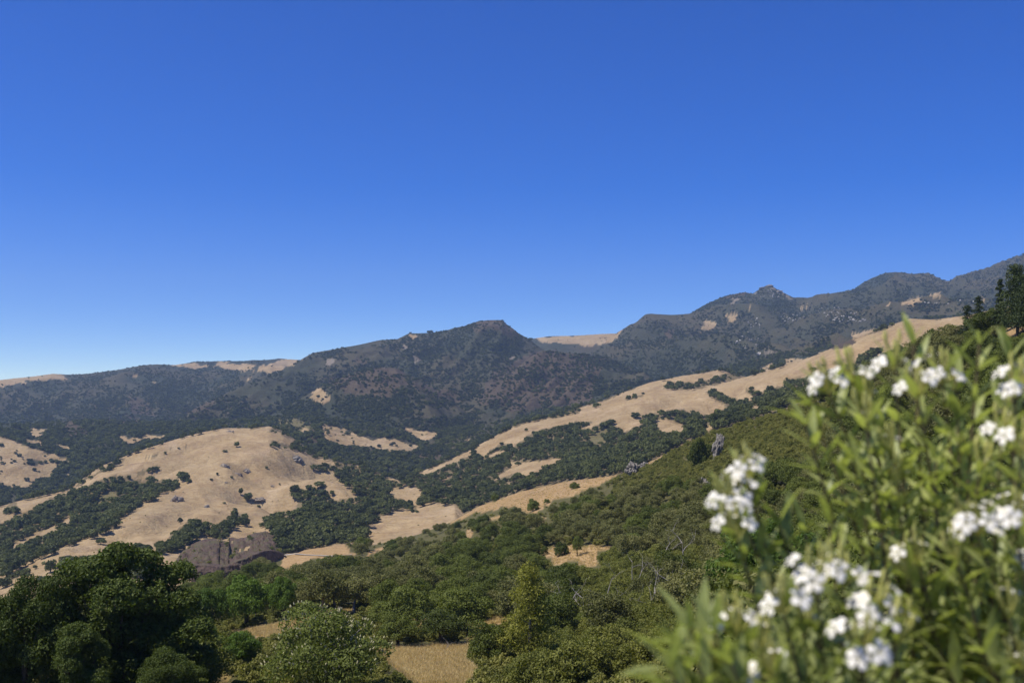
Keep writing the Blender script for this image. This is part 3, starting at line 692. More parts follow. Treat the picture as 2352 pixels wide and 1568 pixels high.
def oak_lobes(seed, rx, h, z0, n, flat=0.8):
    g = np.random.default_rng(seed); out = []
    zc = (h + z0) / 2; hz = (h - z0) / 2
    for i in range(n):
        a = i * 2.399 + g.uniform(-0.4, 0.4); t = 1 - 1.75 * (i + 0.5) / n
        rr = math.sqrt(max(0, 1 - t * t)) * g.uniform(0.42, 0.84)
        lr = rx * g.uniform(0.20, 0.46)
        out.append((math.cos(a) * rr * rx, math.sin(a) * rr * rx, zc + t * hz * 0.66 * g.uniform(0.75, 1.3), lr, lr * flat))
    out.append((0, 0, zc, rx * 0.62, hz * 0.75))
    return out

def tube(paths, mat, name, sides=6):
    """tapered tubes; paths: list of lists of (x,y,z,radius)"""
    V = []; F = []
    for p in paths:
        p = [np.array(q, float) for q in p]
        base = len(V)
        for i, q in enumerate(p):
            d = (p[min(i + 1, len(p) - 1)] - p[max(i - 1, 0)])[:3]
            d = d / (np.linalg.norm(d) + 1e-9)
            a = np.cross(d, (0.3, 1, 0.2)); a /= np.linalg.norm(a) + 1e-9; b = np.cross(d, a)
            for s in range(sides):
                t = 2 * math.pi * s / sides
                V.append(q[:3] + q[3] * (math.cos(t) * a + math.sin(t) * b))
        for i in range(len(p) - 1):
            for s in range(sides):
                F.append((base + i * sides + s, base + i * sides + (s + 1) % sides, base + (i + 1) * sides + (s + 1) % sides, base + (i + 1) * sides + s))
    return quads_mesh(name, np.array(V), np.array(F), mat, True)

def limbs(seed, h, r, spread, n=5, rise=0.75):
    g = random.Random(seed); out = []
    bend = g.uniform(-0.15, 0.15)
    top = (bend * h * 0.3, 0, h * 0.42, r * 0.7)
    out.append([(0, 0, -0.6, r * 1.35), (0, 0, 0.15 * h, r), top])
    for i in range(n):
        a = i * 2 * math.pi / n + g.uniform(-0.4, 0.4); s = spread * g.uniform(0.6, 0.9)
        x1, y1 = math.cos(a) * s * 0.45 + top[0], math.sin(a) * s * 0.45
        x2, y2 = math.cos(a) * s + top[0], math.sin(a) * s
        out.append([top, (x1, y1, h * g.uniform(0.5, 0.6), r * 0.4), (x2, y2, h * rise * g.uniform(0.85, 1.1), r * 0.1)])
    return out

PROTO = {}     # kind -> list of (crown mesh, trunk mesh or None, radius, height)
def add_proto(kind, c, t, rad, h): PROTO.setdefault(kind, []).append((c, t, rad, h))

for i in range(4):
    add_proto('oak', crown('oak_crown', 11 + i, oak_lobes(31 + i, 4.2, 7.5, 0.7, 19), 9500, 0.165, M['oak'], shell=0.4), tube(limbs(i, 7, 0.34, 3.0), M['bark'], 'oak_trunk'), 4.2, 7.5)
    add_proto('grey_oak', crown('grey_oak_crown', 51 + i, oak_lobes(71 + i, 3.8, 6.4, 0.8, 17, 0.75), 7000, 0.155, M['grey_oak'], shell=0.55), tube(limbs(20 + i, 6, 0.28, 2.8), M['dead'], 'grey_oak_trunk'), 3.8, 6.4)
    add_proto('far_oak', crown('far_oak_crown', 91 + i, oak_lobes(93 + i, 5.0, 7.6, 0.0, 8, 0.8), 620, 0.72, M['far_oak'], 0.75, 0.6), tube(limbs(40 + i, 7, 0.4, 3.4, 3), M['bark'], 'far_oak_trunk', 4), 5.0, 7.6)
    add_proto('scrub', crown('scrub_foliage', 111 + i, oak_lobes(113 + i, 1.5, 1.7, -0.3, 8, 0.8), 1300, 0.14, M['scrub'], 0.6, 0.7, shell=0.5), tube(limbs(60 + i, 1.5, 0.07, 1.1, 4), M['bark'], 'scrub_stem', 4), 1.5, 1.7)
    add_proto('yellow_scrub', crown('yellow_scrub_foliage', 131 + i, oak_lobes(133 + i, 2.0, 2.9, -0.2, 9, 0.8), 5200, 0.10, M['yellow_scrub'], 0.55, 0.8, shell=0.65), tube(limbs(80 + i, 2.6, 0.08, 1.5, 6), M['dead'], 'yellow_scrub_stem', 4), 2.0, 2.9)
    add_proto('green_pine', crown('green_pine_crown', 151 + i, oak_lobes(153 + i, 3.6, 7.6, 0.6, 14, 1.0), 11000, 0.2, M['green_pine'], 0.3, 0.6, up=1.2), tube(limbs(100 + i, 7, 0.3, 2.4, 5), M['bark'], 'green_pine_trunk'), 3.6, 7.6)

gq = np.random.default_rng(9); k_ = 5.2 / 165
BIGL = [(a * k_, gq.uniform(-70, 40 if b > 190 else -10) * k_, b * k_, rr * k_, rr * 0.8 * k_) for a, b, rr in ((-100, 305, 46), (-60, 325, 40), (-18, 345, 44), (30, 325, 48), (72, 285, 42), (112, 290, 40), (-128, 245, 42), (-80, 250, 55), (-20, 265, 60), (45, 245, 58), (105, 225, 55), (138, 180, 40), (-125, 180, 48), (-60, 185, 62), (15, 180, 64), (85, 165, 60), (140, 115, 46), (-140, 115, 50), (-70, 110, 62), (5, 105, 60), (80, 95, 60), (145, 60, 45), (-130, 55, 50), (-45, 50, 55), (50, 45, 55), (-30, 300, 40), (60, 200, 44), (-95, 150, 44))]
add_proto('corner_oak', crown('oak_crown', 701, BIGL, 75000, 0.115, M['corner_oak'], shell=0.45), tube(limbs(703, 11, 0.4, 3.8, 7), M['bark'], 'oak_trunk'), 5.2, 12)
add_proto('corner_oak', crown('oak_crown', 711, oak_lobes(712, 5.2, 12, 1.0, 22, 0.8), 45000, 0.12, M['corner_oak'], shell=0.45), tube(limbs(713, 11, 0.4, 3.8, 7), M['bark'], 'oak_trunk'), 5.2, 12)
for i in range(2): add_proto('bush', crown('bush_foliage', 731 + i, oak_lobes(733 + i, 2.0, 2.6, -0.5, 10, 0.85), 4200, 0.12, M['oak'], shell=0.4), tube(limbs(735 + i, 2.2, 0.1, 1.2, 5), M['bark'], 'bush_stem', 4), 2.0, 2.6)
# chaparral tuft used only by far brush
g_ = np.random.default_rng(5)
CHAP = [crown('brush_clump', 171 + i, oak_lobes(173 + i, 4.0, 4.2, -0.6, 7, 0.7), 260, 0.85, M['chaparral'], 0.75, 0.5) for i in range(2)]

CNT = {}
def plant(kind, x, y, z, rad, h, label, cat, group=None, rot=None, var=None, name=None):
    c, t, pr, ph = PROTO[kind][(var if var is not None else random.randrange(99)) % len(PROTO[kind])]
    root = link(name or {'corner_oak': 'oak_tree', 'oak': 'oak_tree', 'grey_oak': 'oak_tree', 'far_oak': 'oak_tree', 'scrub': 'shrub', 'yellow_scrub': 'shrub', 'green_pine': 'pine_tree'}[kind], None)
    root.location = (x, y, z - 0.15 * rad / pr); root.rotation_euler = (0, 0, rot if rot is not None else random.uniform(0, 6.28))
    root.scale = (rad / pr, rad / pr, h / ph)
    shrub = 'scrub' in kind or kind == 'bush'
    link('foliage' if shrub else 'crown', c, root)
    if t: link('stem' if shrub else 'trunk', t, root)
    return tag(root, label, cat, group)

def rays(u, v):
    az, t = pix_dir(u, v)
    i = np.clip(np.rint((az - GA[0]) / (GA[1] - GA[0])).astype(int), 0, len(GA) - 1)
    r = np.full(len(az), np.nan); L = np.full(len(az), -1)
    for c in np.unique(i):
        s = np.where(i == c)[0]
        j = np.searchsorted(ELV[c], t[s]); ok = (j < len(GR)) & (j > 0)
        jj = j[ok]; e0 = TOP[c, jj - 1] / GR[jj - 1]; e1 = TOP[c, jj] / GR[jj]
        f = np.clip((t[s][ok] - e0) / np.where(np.abs(e1 - e0) < 1e-12, 1e-12, e1 - e0), 0, 1)
        r[s[ok]] = GR[jj - 1] + (GR[jj] - GR[jj - 1]) * f; L[s[ok]] = LID[c, jj]
    return az, r, L

PLACED = {}
def free(x, y, rad, tight, reg=PLACED, cell=8.0):
    ci, cj = int(x // cell), int(y // cell); k = int(rad * 2 // cell) + 2
    for a in range(ci - k, ci + k + 1):
        for b in range(cj - k, cj + k + 1):
            for (px, py, pr) in reg.get((a, b), ()):
                if (px - x) ** 2 + (py - y) ** 2 < (tight * (pr + rad)) ** 2: return False
    return True
def occupy(x, y, rad, reg=PLACED, cell=8.0): reg.setdefault((int(x // cell), int(y // cell)), []).append((x, y, rad))

def at(u, v):
    """ground point under a photo position"""
    for dv in range(0, 60, 4):
        q = ray(u, v + dv)
        if q: return q
    return q

def put(kind, u, vb, w, h, label, cat, group=None, var=None, name=None, rot=None):
    x, y, z, L, r = at(u, vb)
    rad = w / 2 * r / FP; hh = h * r / FP
    occupy(x, y, rad * 0.9)
    return plant(kind, x, y, z, rad, hh, label, cat, group, rot, var, name)

# ---- trees and bushes one can point to
put('corner_oak', 285, 1630, 330, 362, 'largest dark green oak, its broad crown rising in the lower left corner', 'tree', var=0, rot=0.4)
put('corner_oak', 55, 1640, 200, 296, 'dark oak with a pointed top at the left edge beside the largest oak', 'tree', var=1, rot=2.0)
put('corner_oak', 170, 1660, 180, 215, 'dark oak crown filling the gap below and between the two corner oaks', 'tree', var=2)
put('corner_oak', 390, 1660, 140, 165, 'low dark oak against the lower right side of the largest oak', 'tree', var=1, rot=4.0)
put('corner_oak', -60, 1640, 200, 240, 'dark oak cut off by the lower left frame edge', 'tree', var=0)
for (u, vb, w, h, lab, va) in (
    (478, 1474, 104, 122, 'bright green round pine just beside the largest dark oak', 0),
    (566, 1442, 112, 118, 'tall bright green pine, middle of the three below the red brown bluff', 1),
    (650, 1424, 74, 100, 'narrower bright green pine beside the grey oak wood, right of the tall pine', 2),
    (548, 1532, 104, 82, 'low round green pine just left of the cream flowered tree', 1),
    (476, 1512, 74, 70, 'small round green pine at the foot of the pine beside the largest oak', 2)):
    put('green_pine', u, vb, w, h, lab, 'pine', 'green pines on the near slope', var=va)
for (k, u, vb, w, h, lab, va) in (
    ('oak', 1013, 1478, 114, 78, 'round oak with dark shade under it at the back of the meadow', 0),
    ('oak', 914, 1484, 96, 74, 'rounded oak at the back edge of the meadow, beside the shaded round oak', 1),
    ('oak', 884, 1446, 92, 66, 'olive oak behind the meadow oaks, just right of the cream flowered tree', 2),
    ('oak', 1088, 1428, 74, 56, 'oak behind the meadow beside the yellow green pine', 0),
    ('oak', 1126, 1536, 118, 108, 'bushy oak on the right edge of the meadow before the yellow green pine', 1),
    ('oak', 1326, 1276, 28, 46, 'small dark tree with a bare trunk and round shadow in the clearing', 2),
    ('bush', 1606, 1070, 58, 64, 'large round dark bush beside the upright pale rock', 0),
    ('bush', 2139, 818, 64, 60, 'dark round bush on the near crest behind the oleander tips', 1),
    ('oak', 2065, 830, 38, 38, 'small dark oak on the near crest below the golden ridge', 2),
    ('bush', 2284, 762, 42, 50, 'round dark bush on the crest between the cypresses and tall conifers', 0),
    ('grey_oak', 2007, 1420, 150, 210, 'olive brown tree half hidden behind the oleander flowers', 0)):
    put(k, u, vb, w, h, lab, 'bush' if k == 'bush' else 'tree', var=va, name='bush' if k == 'bush' else None)
for (u, vb, w, h, lab) in (
    (1291, 1274, 46, 31, 'dense green bush beside the small trunked tree in the clearing'),
    (1250, 1274, 22, 21, 'small dark bush at the left end of the clearing'),
    (1226, 1172, 36, 29, 'round green bush standing alone on the near golden crest'),
    (1321, 1122, 28, 16, 'low oblong bush on top of the near golden crest'),
    (1256, 1156, 17, 11, 'tiny bush just above the round bush on the near golden crest'),
    (1138, 1150, 22, 18, 'small brown green bush at the low end of the near golden crest')):
    put('bush', u, vb, w, h, lab, 'bush', name='bush')
put('green_pine', 1760, 1462, 285, 270, 'large bright green pine behind the white flowers, lower right', 'pine', var=0, name='pine_tree')

# yellow green pine with an irregular, tiered crown
def tiered(name, seed, h, base_r, nl, mat, nleaf, leaf, aspect=0.28, top=0.25, fat=0.0):
    g = np.random.default_rng(seed); L = []
    for i in range(nl):
        t = (i + 0.5) / nl; z = h * (0.14 + 0.84 * t); a = i * 2.4 + g.uniform(-0.5, 0.5)
        rr = base_r * (1 - t) ** 0.6 * g.uniform(0.45, 1.0) + 0.1
        lr = base_r * (0.30 + 0.30 * (1 - t) + fat) * g.uniform(0.75, 1.15)
        L.append((math.cos(a) * rr * 0.75, math.sin(a) * rr * 0.75, z, lr, lr * 0.62))
    L.append((0, 0, h * 0.96, base_r * top, base_r * top))
    return crown(name, seed, L, nleaf, leaf, mat, aspect, 0.8, up=0.9, shell=0.6)
def trunk_mesh(seed, h, r, mat):
    g = random.Random(seed); p = [[(0, 0, -1, r * 1.3), (0.1, 0, h * 0.35, r), (0.05, 0.1, h * 0.7, r * 0.55), (0, 0, h * 0.97, r * 0.12)]]
    for i in range(9):
        a = i * 2.4; z = h * (0.15 + 0.08 * i); s = h * 0.2 * (1.1 - i / 11)
        p.append([(0, 0, z, r * 0.35), (math.cos(a) * s, math.sin(a) * s, z + s * 0.35, r * 0.08)])
    return tube(p, mat, 'pine_trunk')
def conifer(name, u, vb, w, h, seed, mat, nl, nleaf, leaf, label, cat, bark='bark', group=None, top=0.25, fat=0.0):
    x, y, z, L, r = at(u, vb); H = h * r / FP; W = w / 2 * r / FP
    occupy(x, y, W * 0.8)
    root = link(name, None); root.location = (x, y, z - 0.1)
    link('crown', tiered(name + '_crown', seed, H, W, nl, mat, nleaf, leaf, top=top, fat=fat), root)
    link('trunk', trunk_mesh(seed, H, max(0.12, H * 0.018), M[bark]), root)
    return tag(root, label, cat, group)
conifer('pine_tree', 1215, 1536, 128, 226, 5, M['yellow_pine'], 24, 9000, 0.2, 'tall yellow green pine with an uneven crown at the right of the meadow', 'pine', 'dead', top=0.42, fat=0.1)
conifer('cypress_tree', 2300, 768, 30, 118, 6, M['cypress'], 22, 3500, 0.3, 'thin dark spire of a cypress beside the tall conifers at the right edge', 'cypress', top=0.12)
conifer('conifer_tree', 2337, 775, 74, 148, 7, M['cypress'], 26, 8000, 0.3, 'tall dark conifer at the right frame edge above the oleander', 'conifer', top=0.35, fat=0.12)
conifer('conifer_tree', 2385, 780, 100, 176, 8, M['cypress'], 26, 8000, 0.3, 'tallest dark conifer, cut by the right frame edge', 'conifer', top=0.35, fat=0.12)
conifer('cypress_tree', 2224, 782, 28, 74, 9, M['cypress'], 16, 3000, 0.22, 'dark cypress on the near crest, left one of the small pair', 'cypress', top=0.5, fat=0.3)
conifer('cypress_tree', 2249, 772, 26, 84, 10, M['cypress'], 16, 3000, 0.22, 'dark cypress on the near crest, taller one of the small pair', 'cypress', top=0.45, fat=0.3)

# cream flowered buckeye
x, y, z, L, r = at(748, 1606)
occupy(x, y, 5.2)
bk = link('buckeye_tree', None); bk.location = (x, y, z - 0.2)
W = 282 / 2 * r / FP; H = 198 * r / FP
lob = oak_lobes(401, W, H, 0.3, 16, 0.85)
link('crown', crown('buckeye_crown', 402, lob, 17000, 0.15, M['buckeye'], 0.55, 0.7, shell=0.4), bk)
link('trunk', tube(limbs(403, H, 0.22, W * 0.7, 7), M['dead'], 'buckeye_trunk'), bk)
g = np.random.default_rng(404); sp = []
for i in range(420):    # upright flower spikes over the crown
    l = lob[g.integers(len(lob))]; d = g.normal(0, 1, 3); d[2] = abs(d[2]) * 0.8; d /= np.linalg.norm(d)
    p = np.array(l[:3]) + d * np.array([l[3], l[3], l[4]]) * 1.02
    q = p + np.array([d[0] * 0.16, d[1] * 0.16, 0.2])
    sp.append([(*p, 0.065), (*(p + (q - p) * 0.5), 0.07), (*q, 0.025)])
fl = tag(link('blossoms', tube(sp, M['bloom'], 'buckeye_blossom', 5), bk), kind='stuff')
tag(bk, 'green tree with cream flower spikes in the near foreground, left of the meadow', 'tree')

# ---- lone trees on the two golden hills
LONE = [
    (c1, 1625, 900, 46, 40, 'lone dark oak high on the golden hill, just under its summit'),
    (c1, 1545, 932, 42, 16, 'flat dark bush on the golden hill, left of the lone summit oak'),
    (c1, 1703, 1270, 72, 60, 'round green oak alone in the middle of the golden hill'),
    (c1, 1652, 1228, 36, 50, 'thin dark tree just left of the round oak in the middle of the golden hill'),
    (c1, 2280, 1232, 42, 40, 'single small oak above the grove on the right side of the golden hill'),
    (c1, 2196, 1180, 92, 50, 'wide dark oak standing clear of the grove on the golden hill'),
    (c1, 2024, 1218, 86, 62, 'dark oak at the upper tip of the grove on the golden hill'),
    (c1, 1258, 1114, 90, 48, 'wide oak at the top of the wooded gully on the golden hill'),
    (c1, 1296, 1140, 54, 30, 'low oak just below the wide oak at the top of the wooded gully'),
    (c4, 692, 616, 78, 40, 'lone oak on the lower left flank of the golden hill'),
    (c4, 346, 808, 96, 82, 'large round oak on the grass just above the corner oaks'),
    (c4, 240, 786, 34, 28, 'small round bush left of the large oak above the corner oaks'),
    (c4, 1240, 476, 40, 44, 'small grey green tree left of the oak clump above the bluff'),
    (c1, 1450, 1126, 26, 14, 'tiny dark bush on the open slope of the golden hill, lower one of two'),
    (c1, 1492, 1092, 20, 20, 'tiny dark bush on the open slope of the golden hill, upper one of two'),
    (c1, 1590, 1110, 24, 14, 'tiny bush on the golden hill below the grey outcrops'),
    (c1, 1830, 1046, 26, 18, 'small bush right of the grey outcrops on the golden hill'),
    (c1, 1540, 1288, 30, 14, 'flat dark bush below the round oak on the golden hill, left one'),
    (c1, 1614, 1330, 36, 18, 'flat dark bush below the round oak on the golden hill, middle one'),
    (c1, 1775, 1308, 30, 14, 'flat dark bush below the round oak on the golden hill, right one'),
    (c1, 1920, 1160, 16, 16, 'tiny dark bush on the right part of the golden hill'),
    (c1, 1068, 1132, 24, 16, 'tiny dark bush beside the wooded gully of the golden hill'),
    (c1, 600, 1206, 20, 14, 'tiny bush on the golden strip left of the wooded gully'),
    (c3, 480, 778, 24, 18, 'lone oak on the grass spur behind the golden ridge'),
    (c3, 88, 902, 50, 28, 'dark oak pair seen as one, on the low end of the golden ridge'),
    (c3, 170, 990, 52, 30, 'lone dark oak on the lower slope of the golden ridge'),
    (c3, 296, 955, 62, 30, 'wide grey green bush on the slope of the golden ridge'),
    (c3, 600, 938, 28, 26, 'single oak at the edge of the wood on the golden ridge'),
    (c3, 740, 776, 20, 14, 'small oak on the crest of the golden ridge'),
    (c2, 1803, 972, 30, 26, 'single bush on the lower crest of the golden ridge'),
    (c2, 445, 998, 30, 32, 'single oak on the golden spur behind the golden hill'),
    (c2, 578, 996, 56, 24, 'flat oak at the top of the golden spur behind the golden hill'),
    (c2, 1752, 1205, 60, 26, 'low grey bush on the grass patch among the ridge woods'),
]
for (f, cx, cy, w, h, lab) in LONE:
    (u, v), = f([(cx, cy)]); k = S1 if f is not c3 else 0.4342
    tiny = h < 30
    put('far_oak', u, v, w * k, h * k, lab, 'bush' if 'bush' in lab else 'tree', 'lone trees on the golden hills', name='bush' if 'bush' in lab else 'oak_tree')

# ------------------------------------------------------------------ scattering
def scatter(n, poly_bounds, layers, size, hfac, tight, accept, reg=PLACED, shift=0.45, seed=1, cell=8.0, rmax=1e9):
    g = np.random.default_rng(seed)
    u0, v0, u1, v1 = poly_bounds
    u = g.uniform(u0, u1, n); v = g.uniform(v0, v1, n)
    az, r, L = rays(u, v)
    ids = [NAMES.index(l) for l in layers]
    ok = np.isin(L, ids) & (r < rmax)
    u, v, r, L = u[ok], v[ok], r[ok], L[ok]
    rad = g.uniform(size[0], size[1], len(u)) * np.where(g.random(len(u)) < 0.15, 0.7, 1.0)
    h = rad * g.uniform(hfac[0], hfac[1], len(u))
    hp = h * FP / r
    keep = accept(u, v, hp, rad * FP / r, r, L, g)
    u, v, r, L, rad, h, hp = [a[keep] for a in (u, v, r, L, rad, h, hp)]
    az, rb, Lb = rays(u, v + hp * shift)
    good = np.isin(Lb, ids) & (rb > r * 0.72)
    out = []
    az, rb, rad, h = az[good], rb[good], rad[good], h[good]; u = u[good]; v = v[good]
    x = rb * np.sin(az); y = rb * np.cos(az); z = ground_z(x, y) if len(x) else []
    for i in range(len(x)):
        if free(x[i], y[i], rad[i], tight, reg, cell):
            occupy(x[i], y[i], rad[i], reg, cell)
            out.append((x[i], y[i], z[i], rad[i], h[i], u[i], v[i], rb[i]))
    return out

def clear_of(polys, u, v, hp, wp):
    c = ~inany(u, v, polys)
    for du, dv in [(a, b) for a in (-0.75, 0, 0.75) for b in (-0.5, -0.25, 0, 0.3)] + [(0, -0.6), (-0.35, -0.55), (0.35, -0.55)]:
        c &= ~inany(u + du * wp, v + dv * hp, polys)
    return c

def gn_stuff(name, pts, meshes, label, cat, mats=None):
    """one object of uncountable plants: instances on points"""
    if not pts: return None
    P = np.array([(p[0], p[1], p[2]) for p in pts], np.float32)
    me = bpy.data.meshes.new(name); me.vertices.add(len(P)); me.vertices.foreach_set('co', P.ravel())
    g = np.random.default_rng(len(P))
    S = np.array([p[3:6] for p in pts], np.float32)
    a = me.attributes.new('size', 'FLOAT_VECTOR', 'POINT'); a.data.foreach_set('vector', S.ravel())
    a = me.attributes.new('turn', 'FLOAT_VECTOR', 'POINT')
    T = np.zeros((len(P), 3), np.float32); T[:, 2] = g.uniform(0, 6.28, len(P)); a.data.foreach_set('vector', T.ravel())
    a = me.attributes.new('pick', 'INT', 'POINT'); a.data.foreach_set('value', g.integers(0, len(meshes), len(P)).astype(np.int32))
    ob = link(name, me); tag(ob, label, None, None, 'stuff')
    nt = bpy.data.node_groups.new(name, 'GeometryNodeTree')
    nt.interface.new_socket('Geometry', in_out='INPUT', socket_type='NodeSocketGeometry')
    nt.interface.new_socket('Geometry', in_out='OUTPUT', socket_type='NodeSocketGeometry')
    gi = nt.nodes.new('NodeGroupInput'); go = nt.nodes.new('NodeGroupOutput')
    iop = nt.nodes.new('GeometryNodeInstanceOnPoints')
    jn = nt.nodes.new('GeometryNodeJoinGeometry')
    for ob_ in meshes:
        oi = nt.nodes.new('GeometryNodeObjectInfo'); oi.inputs['Object'].default_value = ob_; oi.inputs['As Instance'].default_value = True
        nt.links.new(oi.outputs['Geometry'], jn.inputs[0])
    def attr(n, t):
        q = nt.nodes.new('GeometryNodeInputNamedAttribute'); q.data_type = t; q.inputs['Name'].default_value = n
        return q.outputs[0]
    nt.links.new(gi.outputs[0], iop.inputs['Points']); nt.links.new(jn.outputs[0], iop.inputs['Instance'])
    iop.inputs['Pick Instance'].default_value = True
    nt.links.new(attr('pick', 'INT'), iop.inputs['Instance Index'])
    nt.links.new(attr('size', 'FLOAT_VECTOR'), iop.inputs['Scale'])
    nt.links.new(attr('turn', 'FLOAT_VECTOR'), iop.inputs['Rotation'])
    nt.links.new(iop.outputs[0], go.inputs[0])
    md = ob.modifiers.new('plants', 'NODES'); md.node_group = nt
    return ob

def proto_objs(kind):
    """crown objects standing in the scene with this kind's meshes"""
    ms = [c for c, t, a, b in PROTO[kind]]; out = []
    for m_ in ms:
        for o in bpy.data.objects:
            if o.data == m_: out.append(o); break
    return out

# ---- near slope: trees
YEL = c6([(780, 1090), (1000, 1070), (1550, 1060), (1620, 1300), (1700, 1750), (300, 1980), (560, 1560), (640, 1400), (720, 1200)])
def acc_tree(u, v, hp, wp, r, L, g):
    k = clear_of(GRASS_NEAR, u, v, hp, wp) & ~inany(u, v, SCRUB)
    k &= ~(inpoly(u, v, YEL) & (g.random(len(u)) < 0.95))
    k &= ~((u > 440) & (u < 930) & (v > 1395)) & ~((u > 900) & (u < 1700) & (v > 1455))
    return k
near = scatter(10000, (-60, 735, 2380, 1600), ['near_slope'], (2.3, 4.4), (1.45, 1.9), 0.62, acc_tree, seed=11, shift=0.4)
def acc_scr(u, v, hp, wp, r, L, g):
    return clear_of(GRASS_NEAR, u, v, hp, wp)
yel = [p for p in scatter(5000, (1200, 1230, 1900, 1600), ['near_slope'], (1.5, 3.0), (1.1, 1.7), 0.55, lambda u, v, hp, wp, r, L, g: inpoly(u, v, YEL) & clear_of(GRASS_NEAR, u, v, hp, wp), seed=12, shift=0.4)]
scr = scatter(28000, (-60, 735, 2380, 1600), ['near_slope'], (0.8, 1.7), (0.95, 1.3), 0.5, acc_scr, seed=13, shift=0.3, cell=4.0, reg={})

def region(u, v):
    if inpoly(u, v, YEL): return 'in the lower right brush'
    if u < 700: return 'left of the cream flowered tree' if v > 1400 else 'in front of the red brown bluff'
    if u > 1640: return 'behind the oleanders'
    if v < 1250: return 'in the wood below the near golden crest'
    if v < 1330: return 'in the wood around the small clearing' if u > 1150 else 'in the wood left of the small clearing'
    return 'in the wood behind the meadow' if u < 1200 else 'in the wood below the small clearing'
def place_words(items):
    """items: (index, u, v) of look-alikes in one region -> index: where it stands among them"""
    out = {}; it = sorted(items, key=lambda t: t[1]); n = len(it)
    cols = [it] if n < 3 else [it[:n // 3], it[n // 3:2 * n // 3], it[2 * n // 3:]]
    cw = ['', ] if n < 3 else ['at the left end', 'in the middle', 'at the right end']
    for c, w in zip(cols, cw):
        c = sorted(c, key=lambda t: t[2])
        for j, t in enumerate(c):
            if len(c) <= 3: rw = ('', '') if len(c) == 1 else ((('upper', 'lower') if len(c) == 2 else ('highest', 'second', 'lowest'))[j], '')
            else: rw = ('high' if j < len(c) / 3 else 'mid-height' if j < 2 * len(c) / 3 else 'low', '')
            out[t[0]] = (rw[0], w)
    return out
near.sort(key=lambda p: -p[3] / p[7])
rest_o = []; rest_g = []; ind = []
for i, p in enumerate(near):
    x, y, z, rad, h, u, v, r = p
    grey = float(fbm(u / 120, v / 70, 900, 3)) + random.uniform(-0.35, 0.35) > 0.05
    if i < 235: ind.append((p, 'grey_oak' if grey else 'oak'))
    else: (rest_g if grey else rest_o).append((x, y, z, rad, h))
def plant_named(items, word, cat, grp):
    by = {}
    for i, (p, k) in enumerate(items): by.setdefault((k, region(np.array(p[5]), np.array(p[6]))), []).append((i, p[5], p[6]))
    for (k, reg), its in by.items():
        w = place_words(its)
        for (i, u, v) in its:
            a, b = w[i]
            plant(k, *items[i][0][:5], ' '.join(q for q in (a, word[k], b, reg) if q), cat, grp[k] + ' ' + reg)
plant_named(ind, {'oak': 'dark green oak', 'grey_oak': 'dull grey green oak'}, 'tree', {'oak': 'dark oaks', 'grey_oak': 'grey green oaks'})
scr += scatter(30000, (1300, 735, 2380, 1180), ['near_slope'], (0.7, 1.35), (0.9, 1.2), 0.36, lambda u, v, hp, wp, r, L, g: inany(u, v, SCRUB) & clear_of(GRASS_NEAR, u, v, hp, wp), seed=14, shift=0.3, cell=4.0, reg={})
yel.sort(key=lambda p: -p[3] / p[7])
plant_named([(p, 'yellow_scrub') for p in yel[:110]], {'yellow_scrub': 'leafy yellow green shrub'}, 'shrub', {'yellow_scrub': 'yellow green shrubs'})
scr.sort(key=lambda p: -p[3] / p[7])
scr_ind = [p for p in scr if p[7] > 60][:120]
ids_ = set(map(id, scr_ind))
plant_named([(p, 'scrub') for p in scr_ind], {'scrub': 'small olive shrub'}, 'shrub', {'scrub': 'olive shrubs'})
def sized(pts, kind): return [(x, y, z, rad / PROTO[kind][0][2], rad / PROTO[kind][0][2], h / PROTO[kind][0][3]) for x, y, z, rad, h in pts]
gn_stuff('oak_woodland', sized(rest_o, 'oak'), proto_objs('oak'), 'dark green oak wood on the farther part of the near slope', 'woodland')
gn_stuff('grey_oak_woodland', sized(rest_g, 'grey_oak'), proto_objs('grey_oak'), 'grey green oak wood on the farther part of the near slope', 'woodland')
gn_stuff('yellow_brush', sized([p[:5] for p in yel[110:]], 'yellow_scrub'), proto_objs('yellow_scrub'), 'yellow green brush covering the slope', 'brush')
gn_stuff('undergrowth', sized([p[:5] for p in scr if id(p) not in ids_], 'scrub'), proto_objs('scrub'), 'low olive undergrowth between the trees of the near slope', 'undergrowth')

# ---- woods on the golden hill, the golden ridge and in the valley
ALLB = list(WOOD_B.values()); ALLC = list(WOOD_C.values())
def acc_mid(u, v, hp, wp, r, L, g):
    nm = np.array(NAMES)[L]
    isB = nm == 'golden_hill'; isC = (nm == 'golden_ridge') | (nm == 'grass_spur')
    wu = u + 3 * fbm(u / 12, v / 9, 5, 2); wv = v + 3 * fbm(u / 12, v / 9, 77, 2)
    okB = inany(wu, wv, ALLB) & ~inany(u, v, HOLE_B) & ~inany(u, v + hp * 0.3, HOLE_B)
    okC = (~inany(wu, wv, GRASS_C) & ~inany(u, v + hp * 0.35, GRASS_C)) | inany(wu, wv, ALLC)
    okV = ~inany(wu, wv, GRASS_FAR) & ~inany(u, v + hp * 0.35, GRASS_FAR) & ~(inany(u, v, BROWN) & (g.random(len(u)) < 0.8))
    tu, tv = u, v - hp * 0.42
    okB &= (inany(tu, tv, ALLB) & ~inany(tu, tv, HOLE_B)) | (g.random(len(u)) < 0.12)
    okC &= ~inany(tu, tv, GRASS_C) | inany(u, v, ALLC) | (g.random(len(u)) < 0.1)
    okV &= ~inany(tu, tv, GRASS_FAR) | (g.random(len(u)) < 0.1)
    thin = (inany(u, v, OLIVE) & (g.random(len(u)) < 0.85))
    return ((isB & okB) | (isC & okC) | (~isB & ~isC & okV)) & ~thin
